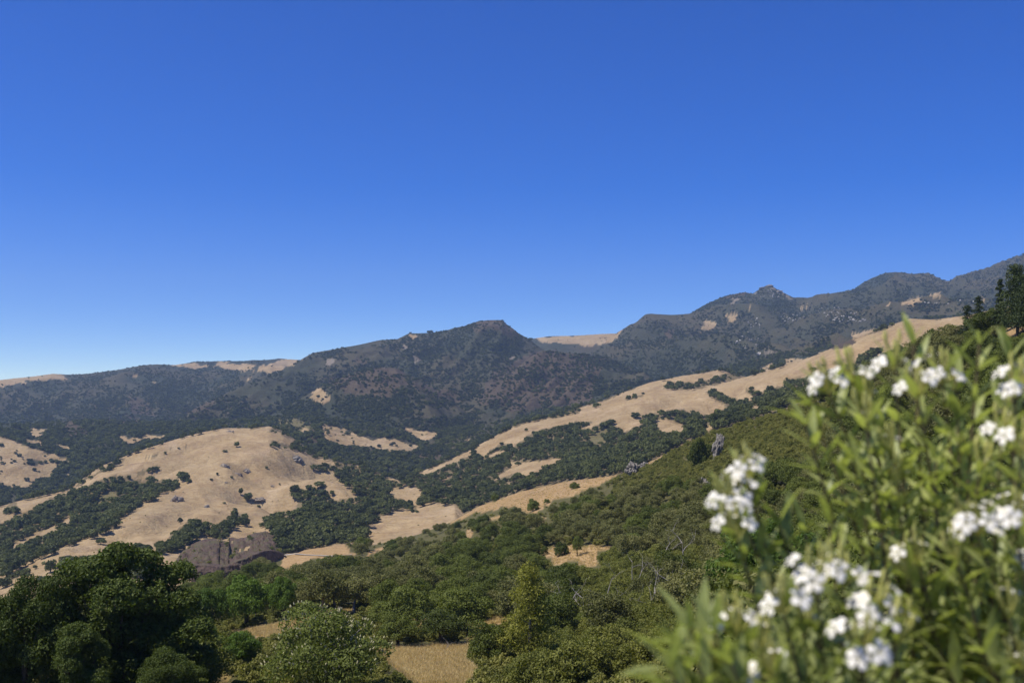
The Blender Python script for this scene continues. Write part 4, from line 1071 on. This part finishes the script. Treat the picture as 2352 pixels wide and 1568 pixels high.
mid = scatter(80000, (-80, 700, 2430, 1420), ['golden_hill', 'golden_ridge', 'grass_spur', 'valley'], (2.0, 6.4), (1.1, 1.65), 0.46, acc_mid, seed=21, shift=0.4)
gn_stuff('oak_forest', sized([p[:5] for p in mid], 'far_oak'), proto_objs('far_oak'), 'dark oak woods in the gullies and valleys between the golden hills', 'forest')

def acc_tuft(u, v, hp, wp, r, L, g):
    nm = np.array(NAMES)[L]; isB = nm == 'golden_hill'
    return np.where(isB, ~inany(u, v, ALLB) | inany(u, v, HOLE_B), inany(u, v, GRASS_C)) & (fbm(u / 30, v / 14, 640, 3) > 0.12)
tuft = scatter(2600, (-80, 720, 2430, 1400), ['golden_hill', 'golden_ridge'], (0.35, 1.0), (0.6, 1.0), 0.5, acc_tuft, seed=23, shift=0.2)
gn_stuff('grassland_scrub', sized([p[:5] for p in tuft], 'scrub'), proto_objs('scrub'), 'tiny dark weeds dotted over the golden slopes', 'weeds')
# ---- brush and trees on the mountains
MTN = ['valley', 'far_ridge', 'flat_topped_mountain', 'brown_hill', 'speckled_hill', 'grass_saddle', 'east_mountains']
def acc_far(u, v, hp, wp, r, L, g):
    wu = u + 4 * fbm(u / 14, v / 9, 5, 3); wv = v + 3 * fbm(u / 14, v / 9, 77, 3)
    q = g.random(len(u))
    d = 0.62 + 1.0 * fbm(u / 45, v / 22, 501, 4) + 0.5 * fbm(u / 9, v / 6, 555, 2)
    az_, _ = pix_dir(u, v); x_ = r * np.sin(az_); y_ = r * np.cos(az_)
    for nm_ in MTN:                                # brush gathers in the ravines
        s_ = L == NAMES.index(nm_)
        if s_.any() and HILLS[nm_]['rid']: d[s_] -= 0.75 * ridge_at(nm_, x_[s_], y_[s_])
    gr = inany(wu, wv, GRASS_FAR + PALE) | inany(u, v + 3, GRASS_FAR)
    br = inany(wu, wv, BROWN)
    d = np.where(br, d * 0.5, d); d = np.where(gr, 0.012, d)
    d = np.where((L == NAMES.index('grass_saddle')) & (v > 772), 0.02, d)
    return q < d
far = scatter(330000, (-80, 560, 2430, 1130), MTN, (1.7, 5.0), (0.75, 1.2), 0.27, acc_far, reg={}, seed=31, shift=0.3)
CH = []
for i, m_ in enumerate(CHAP):      # two big bushes of the brush kind stand among it as ordinary plants
    q = at(*((988, 765), (1218, 781))[i]); s_ = (2.2, 1.6)[i]
    o = link('brush_clump', m_); o.location = q[:3]; o.scale = (s_ * 1.6, s_, s_)
    tag(o, ('dark clump of brush on the skyline left of the flat summit', 'dark bush on the skyline at the foot of the flat summit')[i], 'bush'); CH.append(o)
nb = int(len(far) * 0.62)
gn_stuff('chaparral', [(p[0], p[1], p[2], p[3] / 4, p[3] / 4, p[4] / 4.2) for p in far[:nb]], CH, 'grey green chaparral covering the mountains', 'chaparral')
gn_stuff('mountain_forest', sized([(p[0], p[1], p[2], p[3] * 0.85, p[4]) for p in far[nb:]], 'far_oak'), proto_objs('far_oak'), 'dark trees scattered over the mountains', 'forest')
print('COUNTS near', len(near), 'yel', len(yel), 'scr', len(scr), 'mid', len(mid), 'far', len(far))

# ------------------------------------------------------------------ rocks
from mathutils import noise as mnoise
import bmesh
def rock_mesh(name, seed, sx, sy, sz, sub, mat, rough=0.38, freq=1.7, flat=False):
    bm = bmesh.new(); bmesh.ops.create_icosphere(bm, subdivisions=sub, radius=1.0)
    off = Vector((seed * 7.3, seed * 3.1, seed * 1.7))
    for v in bm.verts:
        n = v.co.normalized(); q = n * freq + off
        d = mnoise.fractal(q, 1.0, 2.0, 5) * rough + (mnoise.ridged_multi_fractal(q * 1.7, 1.0, 2.1, 4, 1.0, 2.0) - 1.0) * rough * 0.35
        d += (mnoise.cell(q * 2.2) - 0.5) * rough * 0.35
        v.co = Vector((n.x * sx, n.y * sy, n.z * sz)) * (1 + d)
    me = bpy.data.meshes.new(name); bm.to_mesh(me); bm.free()
    me.materials.append(mat)
    return me
def rock(u, vb, w, h, seed, label, mat='stone', sub=4, name='boulder', group=None, depth=0.8, tilt=0.0, sink=0.25):
    x, y, z, L, r = at(u, vb)
    W = w / 2 * r / FP; H = h * r / FP
    o = link(name, rock_mesh(name, seed, W * 0.9, W * depth, H * (0.62 if sink < 1 else 0.5), sub, M[mat])); o.location = (x, y, z + H * (0.42 if sink < 1 else -0.12)); o.rotation_euler = (0, tilt, 0)
    return tag(o, label, 'rock', group)
rock(1649, 1050, 24, 50, 5, 'tall upright pale rock beside the large round bush', sub=4, tilt=0.2)
rock(1612, 1138, 44, 36, 2, 'pale grey rock outcrop standing in the low scrub', sub=4)
rock(1453, 1090, 36, 26, 3, 'grey craggy rocks on the near crest at the end of the golden strip', sub=4)
rock(1480, 1075, 22, 14, 14, 'small grey rock just right of the craggy crest rocks')
for i, (cx, cy, w, h, lab) in enumerate(((1540, 1030, 66, 50, 'grey stone slab high on the golden hill'), (1690, 1064, 64, 44, 'grey outcrop on the upper golden hill, larger of two'), (1635, 1085, 60, 34, 'grey outcrop on the upper golden hill, lower of two'),
        (1420, 1310, 44, 40, 'round grey boulder low on the golden hill'), (1785, 1255, 96, 30, 'long low grey outcrop right of the round oak on the golden hill'), (1212, 1268, 96, 96, 'large brown rock outcrop on the left shoulder of the golden hill'),
        (2040, 985, 86, 50, 'pale grey scree outcrop near the right end of the golden hill crest'), (1580, 792, 60, 26, 'brown rocks on the very summit of the golden hill'), (1552, 1140, 24, 14, 'tiny grey boulder on the open golden slope'),
        (1870, 1165, 36, 22, 'small brown boulder on the right of the golden hill'), (465, 2070 - 949 + 530, 46, 36, 'grey boulder on the low flank behind the corner oaks'))):
    (u, v), = c1([(cx, cy)])
    rock(u, v, w * S1, h * S1, 20 + i, lab, 'far_stone' if i not in (3, 6) else 'stone', sub=3, depth=1.0, sink=1.3)

# red brown bluff below the golden hill: a broken face with caves under a sloping, scrubby top
def bluff_mesh():
    us = np.linspace(396, 652, 130)
    vt = np.interp(us, [396, 420, 450, 475, 505, 520, 545, 580, 610, 630, 652], [1300, 1262, 1240, 1236, 1238, 1246, 1226, 1216, 1218, 1232, 1262])
    vb = np.interp(us, [396, 430, 470, 500, 540, 580, 620, 652], [1318, 1338, 1352, 1356, 1348, 1326, 1300, 1280])
    rows = 64; V = []
    for i, u in enumerate(us):
        az, tt = pix_dir(u, vt[i]); _, tb = pix_dir(u, vb[i]); az = float(az); rr = np.linspace(560, 900, 300)
        gz = hill_z('golden_hill', np.full(300, az), rr)
        jt = min(int(np.searchsorted(np.maximum.accumulate(gz / rr), float(tt))), 299)
        rT = rr[jt] + 3; zT = gz[jt] - 0.5; jb = min(int(np.searchsorted(np.maximum.accumulate(gz / rr), float(tb))), 299); rB = min(rr[jb] - 1, rT - 25)
        zB = float(tb) * rB
        rF = rB + 5; zF = (float(tb) * 0.52 + float(tt) * 0.48) * rF
        end = min(1, (i / 129) / 0.08, (1 - i / 129) / 0.08)
        for k in range(rows):
            t = k / (rows - 1)
            if t < 0.55: f = t / 0.55; r = rB + (rF - rB) * f ** 3; z = zB - 4 + (zF - zB + 4) * f
            else: f = (t - 0.55) / 0.45; r = rF + (rT - rF) * f; z = zF + (zT - zF) * f ** 0.9
            if t > 0.5: z = max(z, float(np.interp(r, rr, gz)) + 1.6 * end * min(1, (1 - t) / 0.15))
            p = Vector((r * math.sin(az), r * math.cos(az), z)); q = p * 0.055
            w = end * (1 if t < 0.8 else max(0, (1 - t) / 0.2))
            d = mnoise.fractal(q, 1.0, 2.0, 6) * 3.2 + (mnoise.ridged_multi_fractal(q * 1.5, 1.0, 2.1, 6, 1.0, 2.0) - 1.0) * 2.4
            d += (mnoise.cell(q * 3.1) - 0.5) * 1.4 + mnoise.fractal(q * 5.0, 0.8, 2.0, 4) * 1.5
            p.y -= w * d * (1.0 if t < 0.6 else 0.35); p.z += w * d * (0.25 if t < 0.6 else 0.8)
            cave = max(0.0, mnoise.noise(Vector((u * 0.035, 3.3, t * 2.0))) + 0.12)
            if t < 0.42: p.y += end * cave * 20 * math.sin(math.pi * t / 0.42)
            V.append(p)
    idx = np.arange(len(us) * rows).reshape(len(us), rows)
    Q = np.stack([idx[:-1, :-1], idx[1:, :-1], idx[1:, 1:], idx[:-1, 1:]], -1).reshape(-1, 4)
    c = V[0].copy()
    return quads_mesh('bluff', np.array([v - c for v in V]), Q, M['bluff']), c, V
me_, c_, bv_ = bluff_mesh()
bs_ = []
for i in range(70):
    u_ = int(rng.integers(4, 126)); k_ = int(rng.integers(37, 63)); s_ = rng.uniform(0.6, 1.5)
    if float(fbm(u_ / 18, k_ / 14, 808, 2)) > -0.12: p_ = bv_[u_ * 64 + k_]; bs_.append((p_.x, p_.y, p_.z - 0.3, s_, s_, s_))
gn_stuff('bluff_scrub', bs_, proto_objs('scrub'), 'low olive scrub growing on top of the red brown bluff', 'scrub')
bo = link('rock_bluff', me_); bo.location = c_
tag(bo, 'wide reddish brown rock bluff with caves below the golden hill', 'cliff')
nt_ = M['bluff'].node_tree; b_ = nt_.nodes['Principled BSDF']      # scrub grows on the flatter tops
src_ = b_.inputs['Base Color'].links[0].from_socket
ge_ = N(nt_, 'ShaderNodeNewGeometry'); sx_ = N(nt_, 'ShaderNodeSeparateXYZ'); nt_.links.new(ge_.outputs['Normal'], sx_.inputs[0])
mm_ = N(nt_, 'ShaderNodeMath', operation='MULTIPLY', use_clamp=True); nt_.links.new(ramp(nt_, sx_.outputs[2], 0.45, 0.8), mm_.inputs[0]); nt_.links.new(ramp(nt_, noise(nt_, ge_.outputs['Position'], 0.12, 5, 0.7), 0.46, 0.60), mm_.inputs[1])
nt_.links.new(mix_rgb(nt_, src_, (0.12, 0.105, 0.055), mm_.outputs[0]), b_.inputs['Base Color'])
# pale boulders strewn over the mountain under the small peak
bpts = []
g = np.random.default_rng(77)
for (poly, n) in ((c3([(1240, 380), (1300, 365), (1420, 385), (1520, 430), (1500, 465), (1400, 455), (1300, 440)]), 60), (c3([(880, 440), (960, 420), (960, 540), (900, 570)]), 26), (c3([(1000, 270), (1140, 320), (1080, 330), (900, 310)]), 36), (c3([(1040, 420), (1200, 400), (1200, 460), (1050, 470)]), 20), (c3([(800, 560), (900, 520), (980, 600), (850, 610)]), 14), (c3([(1800, 340), (2150, 320), (2100, 370), (1850, 370)]), 14)):
    P = np.array(poly); k = 0
    while k < n:
        u, v = g.uniform(P[:, 0].min(), P[:, 0].max()), g.uniform(P[:, 1].min(), P[:, 1].max())
        if inpoly(np.array([u]), np.array([v]), poly)[0]:
            k += 1; q = ray(u, v)
            if q and q[4] > 2000:
                s = g.uniform(0.9, 2.6); bpts.append((q[0], q[1], q[2] + s * 0.9 + 1.0, s * 1.3, s, s * 1.0))
br_ = link('boulder', rock_mesh('pale_boulder', 9, 1, 1, 1, 2, plain_mat('pale_granite', (0.40, 0.36, 0.30), (0.56, 0.51, 0.44), 1.0)))
q = at(*c3([(955, 612)])[0]); br_.location = q[:3]; br_.scale = (9, 6, 5)
tag(br_, 'pale rock slab low on the dark mountain above the golden ridge', 'rock')
gn_stuff('boulder_field', bpts, [br_], 'pale boulders strewn over the mountain below the small rocky peak', 'boulders')
for i, (u, v, w, h) in enumerate(((1751, 664, 18, 5), (1768, 659, 16, 5), (1790, 672, 16, 5))):
    rock(u, v, w, h, 60 + i, ('left', 'top', 'right')[i] + ' crag of pale rock on the tip of the small rocky peak', 'far_stone', 3, depth=1.0)
br2 = rock(780, 1402, 13, 9, 33, 'small red and pale boulder on the bare strip behind the cream flowered tree')

# dirt track on the small near spur
tp = []
for (cx, cy) in ((325, 690), (400, 683), (480, 690), (560, 694), (650, 698), (740, 692), (790, 688)):
    (u, v), = c5([(cx, cy)]); q = at(u, v); tp.append(q)
V = []; F = []
for i, q in enumerate(tp):
    for t in (-1, 1):
        xx, yy = q[0], q[1] + t * 1.6; V.append((xx, yy, float(ground_z(xx, yy)[0]) + 0.25))
    if i: F.append((2 * i - 2, 2 * i, 2 * i + 1, 2 * i - 1))
tag(link('path', mesh_from('path', V, F, M['dirt'])), 'thin grey dirt track crossing the small grass spur', kind='structure')

# ------------------------------------------------------------------ bleached dead trees and branches
def dead_mesh(seed, h, spread):
    g = random.Random(seed); paths = []
    def grow(p, d, l, r, lev):
        pts = [(*p, r)]; q = Vector(p); dd = Vector(d)
        for s in range(3):
            dd = (dd + Vector((g.uniform(-0.35, 0.35), g.uniform(-0.35, 0.35), g.uniform(-0.2, 0.2)))).normalized()
            q = q + dd * l / 3; pts.append((*q, r * (1 - 0.28 * (s + 1))))
            if lev < 3 and s > 0 or (lev == 0 and g.random() < 0.5):
                a = Vector((g.uniform(-1, 1), g.uniform(-1, 1), g.uniform(-0.1, 0.9))).normalized()
                grow(tuple(q), (dd * 0.5 + a * spread).normalized(), l * g.uniform(0.5, 0.72), r * 0.5, lev + 1)
        paths.append(pts)
    grow((0, 0, -0.3), (g.uniform(-0.4, 0.4), g.uniform(-0.3, 0.3), 1), h * 0.75, h * 0.026, 0)
    return tube(paths, M['dead'], 'dead_branches', 5)
for i, (cx, cy, h, lab) in enumerate(((1300, 1230, 80, 'bleached dead branch arching out of the brush, topmost of the dead trees'), (1190, 1420, 70, 'pale dead tree with drooping limbs in the middle of the lower right brush'), (880, 1560, 130, 'large forked dead tree leaning out of the lower right brush'),
        (760, 1600, 110, 'pale dead limbs just right of the yellow green pine'), (1130, 1560, 90, 'short bleached snag left of the white oleander blooms'), (1480, 1180, 60, 'thin bare tree beside the large bright green pine'), (1400, 1500, 80, 'crooked bare branches below the large bright green pine'), (640, 1660, 110, 'grey dead trunk at the foot of the yellow green pine'))):
    (u, v), = c6([(cx, cy)])
    x, y, z, L, r = at(u, v)
    o = link('dead_tree', dead_mesh(500 + i, max(6.5, h * S1 * r / FP * 2.0), 0.8)); o.location = (x, y, z); o.rotation_euler = (0, 0, i * 1.3)
    tag(o, lab, 'dead tree', 'bleached dead trees')
x, y, z, L, r = at(1017, 1492)
o = link('dead_tree', dead_mesh(520, 2.1, 0.9)); o.location = (x, y, z); tag(o, 'small bleached snag standing in front of the shaded round meadow oak', 'dead tree', 'bleached dead trees')

# ------------------------------------------------------------------ dry grass tufts on the nearest meadow
def grass_mesh():
    g = np.random.default_rng(61); V = []; F = []
    for i in range(34):
        a = g.uniform(0, 6.28); b = g.uniform(0, 0.22); l = g.uniform(0.2, 0.42); w = 0.016; t = g.uniform(0, 6.28)
        x0, y0 = math.cos(a) * b, math.sin(a) * b; dx, dy = math.cos(t) * w, math.sin(t) * w; lx, ly = math.cos(a) * l * 0.45, math.sin(a) * l * 0.45
        n = len(V); V += [(x0 - dx, y0 - dy, -0.03), (x0 + dx, y0 + dy, -0.03), (x0 + lx + dx * .3, y0 + ly + dy * .3, l), (x0 + lx - dx * .3, y0 + ly - dy * .3, l)]
        F.append((n, n + 1, n + 2, n + 3))
    return quads_mesh('grass_tuft', np.array(V), np.array(F), leaf_mat('dry_grass_blades', (0.42, 0.31, 0.14), (0.72, 0.56, 0.30), 0.35, per_leaf=2.0, obj_var=0.8))
gt = link('grass_tuft', grass_mesh()); q = at(985, 1530); gt.location = q[:3]; gt.scale = (1.6, 1.6, 1.4); tag(gt, 'tuft of dry straw coloured grass in the meadow', kind='stuff')
tg = scatter(60000, (480, 1385, 1220, 1600), ['near_slope'], (0.3, 0.62), (0.9, 1.2), 0.3, lambda u, v, hp, wp, r, L, g: inany(u, v, GRASS_NEAR), seed=71, shift=0.0, reg={}, cell=1.0)
tg += scatter(16000, (880, 1040, 1500, 1300), ['near_slope'], (0.35, 0.75), (0.7, 1.0), 0.3, lambda u, v, hp, wp, r, L, g: inany(u, v, GRASS_NEAR), seed=72, shift=0.0, reg={}, cell=1.0)
gn_stuff('dry_grass', [(p[0], p[1], p[2], p[3] * 2.4, p[3] * 2.4, p[4] * 2.2) for p in tg], [gt], 'dry straw grass on the near meadow and clearings', 'grass')
# ------------------------------------------------------------------ oleanders by the roadside
def leaf_shape():
    V = []; F = []
    n = 6
    for i in range(n + 1):
        t = i / n; w = 0.092 * math.sin(math.pi * min(1, t * 0.93 + 0.05)) ** 0.8 * (1 - 0.25 * t) if i < n else 0.004
        if i == 0: w = 0.02
        zc = -0.16 * t * t
        V += [(t, -w, zc + w * 0.35), (t, 0, zc), (t, w, zc + w * 0.35)]
        if i:
            b = 3 * i; a = b - 3
            F += [(a, b, b + 1, a + 1), (a + 1, b + 1, b + 2, a + 2)]
    return np.array(V), np.array(F)
LV, LF = leaf_shape()
LEAF_ME = quads_mesh('oleander_leaf', LV, LF, M['oleander'], True)

def flower_mesh(seed):
    """five rounded twisted petals and a yellow throat, unit radius, facing +Z"""
    g = random.Random(seed); V = []; F = []; mi = []
    for k in range(5):
        a = k * 2 * math.pi / 5 + g.uniform(-0.08, 0.08); tw = 0.35
        rows = [(0.12, 0.07, 0.0), (0.4, 0.2, 0.10), (0.7, 0.34, 0.13), (0.93, 0.33, 0.06), (1.04, 0.16, -0.02)]
        b = len(V)
        for (rr, w, zz) in rows:
            for s in (-1, 0, 1):
                ang = a + math.atan2(s * w, rr) + tw * rr * 0.5
                R_ = math.hypot(rr, s * w)
                V.append((math.cos(ang) * R_, math.sin(ang) * R_, zz + 0.09 * s * rr + g.uniform(-0.02, 0.02)))
        for i in range(len(rows) - 1):
            for s in range(2):
                F.append((b + i * 3 + s, b + i * 3 + 3 + s, b + i * 3 + 4 + s, b + i * 3 + 1 + s)); mi.append(0)
    b = len(V)
    for zz, rr in ((0.06, 0.2), (-0.3, 0.1), (-0.75, 0.05)):
        for s in range(6):
            t = s * math.pi / 3; V.append((math.cos(t) * rr, math.sin(t) * rr, zz))
    for i in range(2):
        for s in range(6):
            F.append((b + i * 6 + s, b + i * 6 + (s + 1) % 6, b + (i + 1) * 6 + (s + 1) % 6, b + (i + 1) * 6 + s)); mi.append(1)
    me = quads_mesh('oleander_flower', np.array(V), np.array(F), M['petal'], True)
    me.materials.append(M['throat']); me.polygons.foreach_set('material_index', mi)
    return me
FLOWERS = [flower_mesh(i) for i in range(4)]

def at_range(u, v, d):
    az, t = pix_dir(u, v); return Vector((d * math.sin(az), d * math.cos(az), d * float(t)))

def frame(direction, roll):
    d = direction.normalized(); q = d.to_track_quat('X', 'Z').to_matrix().to_4x4()
    return q @ Matrix.Rotation(roll, 4, 'X')

def oleander(base_u, base_d, tips, label, seed, inner=14, spread=0.5):
    g = random.Random(seed)
    bx = at_range(base_u, 900, base_d); bz = float(ground_z(bx.x, bx.y)[0])
    base = Vector((bx.x, bx.y, bz))
    root = link('oleander_shrub', None); root.location = base
    tag(root, label, 'shrub', 'white oleanders by the roadside')
    leaves = []
    canes = [(at_range(u, v, d), max(0, round(nf * 0.8 - 1.9)) if nf else 0) for (u, v, d, nf) in tips]
    for i in range(inner):                # inner canes without bloom fill the bush
        t, nf = canes[g.randrange(len(canes))]
        p = t.lerp(base + Vector((0, 0, (t.z - base.z) * 0.55)), g.uniform(0.12, 0.5)) + Vector((g.uniform(-.2, .2), g.uniform(-0.1, .5), g.uniform(-.2, .05)))
        canes.append((p, 0))
    for tip, nf in canes:
        st = base + Vector((g.uniform(-.22, .22), g.uniform(-.15, .2), 0))
        mid = st.lerp(tip, 0.5) + Vector((0, 0, 0.14 * (tip - st).length)) + Vector(((tip.x - st.x) * -0.12, 0, 0))
        pts = []
        for i in range(9):
            t = i / 8; p = st * (1 - t) ** 2 + mid * 2 * t * (1 - t) + tip * t * t
            pts.append(p)
        link('branch', tube([[(*(p - base), 0.017 * (1 - 0.78 * i / 8)) for i, p in enumerate(pts)]], M['cane'], 'oleander_branch', 5), root)
        n_wh = 12
        for w in range(n_wh):             # whorls of three leaves, closer together near the tip
            t = 0.42 + 0.58 * ((w + 1) / n_wh) ** 0.8
            i = min(int(t * 8), 7); f = t * 8 - i
            p = pts[i].lerp(pts[i + 1], f); d = (pts[i + 1] - pts[i]).normalized()
            for k in range(3):
                a = w * 1.05 + k * 2.094 + g.uniform(-0.3, 0.3)
                side = Matrix.Rotation(a, 3, d) @ d.orthogonal().normalized()
                open_ = 0.95 - 0.5 * (w / n_wh) ** 2 + g.uniform(-0.15, 0.2)
                dr = (d * math.cos(open_) + side * math.sin(open_)).normalized()
                dr.z -= 0.12 * (1 - w / n_wh)
                L_ = g.uniform(0.085, 0.20) * (0.8 if w > n_wh - 2 else 1)
                leaves.append((p, dr, L_, g.uniform(-0.5, 0.5)))
        if nf:
            d = (pts[-1] - pts[-2]).normalized()
            fc = []; spots = []
            for k in range(nf):           # stalks of the flower head
                a = k * 2.4; s = 0.028 + 0.012 * math.sqrt(k)
                o_ = d.orthogonal().normalized(); o_ = Matrix.Rotation(a, 3, d) @ o_
                e = tip + d * g.uniform(0.02, 0.085) + o_ * s * g.uniform(0.8, 1.4)
                spots.append((e, (d * 0.5 + o_ * 0.8 + Vector((0, -0.35, 0.35))).normalized()))
                fc.append([(*(tip - base), 0.003), (*(tip.lerp(e, 0.55) - base + Vector((0, 0, 0.004))), 0.002), (*(e - base), 0.0018)])
            for k in range(5):            # yellow green buds above the flowers
                o_ = Matrix.Rotation(k * 1.3, 3, d) @ d.orthogonal().normalized()
                e = tip + d * g.uniform(0.06, 0.11) + o_ * 0.025
                fc.append([(*(tip - base), 0.003), (*(e - base), 0.005), (*(e + d * 0.02 - base), 0.007), (*(e + d * 0.035 - base), 0.001)])
            hd = link('flower_head', tube(fc, M['throat'], 'flower_stalks', 5), root)
            for (e, nd) in spots:
                fo = link('flower', FLOWERS[g.randrange(4)], hd)
                fo.matrix_local = Matrix.Translation(e - base) @ nd.to_track_quat('Z', 'Y').to_matrix().to_4x4() @ Matrix.Rotation(g.uniform(0, 6), 4, 'Z') @ Matrix.Scale(g.uniform(0.024, 0.033), 4)
    leaves.sort(key=lambda l: l[0].length)
    rest = []
    for k, (p, dr, L_, roll) in enumerate(leaves):
        m_ = Matrix.Translation(p - base) @ frame(dr, roll) @ Matrix.Diagonal((L_, L_ * 1.15, L_, 1))
        if k % max(1, round(len(leaves) / 290)) == 0 and k // max(1, round(len(leaves) / 290)) < 295:
            o = link('leaf', LEAF_ME, root); o.matrix_local = m_
        else: rest.append(m_)
    LVh = np.concatenate([LV, np.ones((len(LV), 1))], 1)
    if not rest: return root
    V = np.concatenate([(LVh @ np.array(m_).T)[:, :3] for m_ in rest]); F = np.concatenate([LF + i * len(LV) for i in range(len(rest))])
    fo = link('foliage', quads_mesh('oleander_foliage', V, F, M['oleander'], True), root)
    fo['kind'] = 'stuff'
    return root

oleander(2215, 4.3, [(1905, 905, 3.7, 10), (1960, 880, 3.8, 8), (2165, 880, 3.7, 11), (2110, 920, 3.6, 6), (2335, 910, 3.6, 11), (2055, 850, 3.7, 5), (2098, 790, 3.8, 0), (2250, 790, 3.8, 0), (1860, 930, 3.7, 0), (1850, 975, 3.6, 0),
    (1990, 985, 3.5, 4), (2000, 940, 3.8, 3), (2200, 960, 3.7, 0), (2300, 1000, 3.6, 5), (2345, 1050, 3.5, 5), (1960, 1060, 3.6, 0), (2050, 1050, 3.6, 3), (2150, 1060, 3.6, 0), (2250, 1090, 3.6, 3),
    (2060, 1120, 3.6, 4), (2180, 1010, 4.2, 0), (2320, 830, 4.0, 0), (2190, 840, 4.0, 0), (2400, 900, 4.0, 6), (2430, 1000, 4.1, 0), (2010, 1000, 4.2, 0), (2120, 1100, 4.3, 0), (2290, 940, 4.2, 0)],
    'tallest white oleander at the right, its leafy tips above the near crest', 1, inner=16)
oleander(1920, 3.5, [(1880, 1352, 3.0, 11), (1800, 1412, 2.9, 8), (1935, 1345, 3.1, 7), (2005, 1405, 3.0, 11), (1985, 1508, 2.8, 13), (1560, 1490, 2.9, 0), (1610, 1470, 3.0, 0), (1690, 1465, 2.9, 6), (1750, 1500, 2.9, 3), (1555, 1560, 2.8, 0),
    (1650, 1540, 2.8, 4), (1850, 1455, 3.0, 3), (1900, 1560, 2.8, 0), (1780, 1560, 2.8, 5), (2060, 1480, 3.0, 3), (2080, 1560, 2.9, 0), (1700, 1600, 2.8, 0), (1820, 1480, 3.1, 0), (1545, 1475, 2.7, 0), (1585, 1445, 2.75, 0), (1640, 1455, 2.7, 0), (1600, 1525, 2.65, 0), (1535, 1535, 2.6, 0), (1680, 1525, 2.65, 0)],
    'low white oleander along the bottom edge with the widest flower heads', 2, inner=7)
oleander(2030, 4.0, [(1722, 1112, 3.4, 11), (1690, 1168, 3.35, 13), (1695, 1240, 3.3, 6), (1790, 1205, 3.4, 0), (1850, 1225, 3.5, 0), (1905, 1200, 3.6, 0)],
    'thin white oleander reaching left with a tall stacked bloom', 3, inner=0)
oleander(2420, 4.2, [(2245, 1228, 3.4, 12), (2335, 1208, 3.4, 11), (2112, 1300, 3.5, 5), (2085, 1330, 3.5, 4), (2200, 1290, 3.4, 4), (2150, 1400, 3.6, 0), (2300, 1300, 3.5, 0), (2210, 1420, 3.5, 0), (2320, 1420, 3.4, 3), (2260, 1500, 3.3, 0), (2100, 1440, 3.6, 3), (2350, 1540, 3.3, 4), (2180, 1540, 3.4, 0), (2270, 1350, 3.8, 0), (2390, 1300, 3.5, 5)],
    'dark leaved white oleander in the lower right corner', 4, inner=12)

# ------------------------------------------------------------------ summer haze
hz = bpy.data.meshes.new('haze')
X0, Y0, Z0, X1, Y1, Z1 = -8200, -8200, -430, 8200, 8200, 900
hz.from_pydata([(X0, Y0, Z0), (X1, Y0, Z0), (X1, Y1, Z0), (X0, Y1, Z0), (X0, Y0, Z1), (X1, Y0, Z1), (X1, Y1, Z1), (X0, Y1, Z1)], [], [(3, 2, 1, 0), (4, 5, 6, 7), (0, 1, 5, 4), (1, 2, 6, 5), (2, 3, 7, 6), (3, 0, 4, 7)])
hz.update()
hm = bpy.data.materials.new('haze_air'); hm.use_nodes = True
hn = hm.node_tree; hn.nodes.remove(hn.nodes['Principled BSDF'])
pv = hn.nodes.new('ShaderNodeVolumePrincipled'); pv.inputs['Color'].default_value = (0.55, 0.75, 1.0, 1); pv.inputs['Density'].default_value = 7.5e-5; pv.inputs['Anisotropy'].default_value = 0.2
hn.links.new(pv.outputs[0], hn.nodes['Material Output'].inputs['Volume'])
hz.materials.append(hm)
tag(link('haze', hz), 'thin blue summer haze over the hills', kind='stuff')
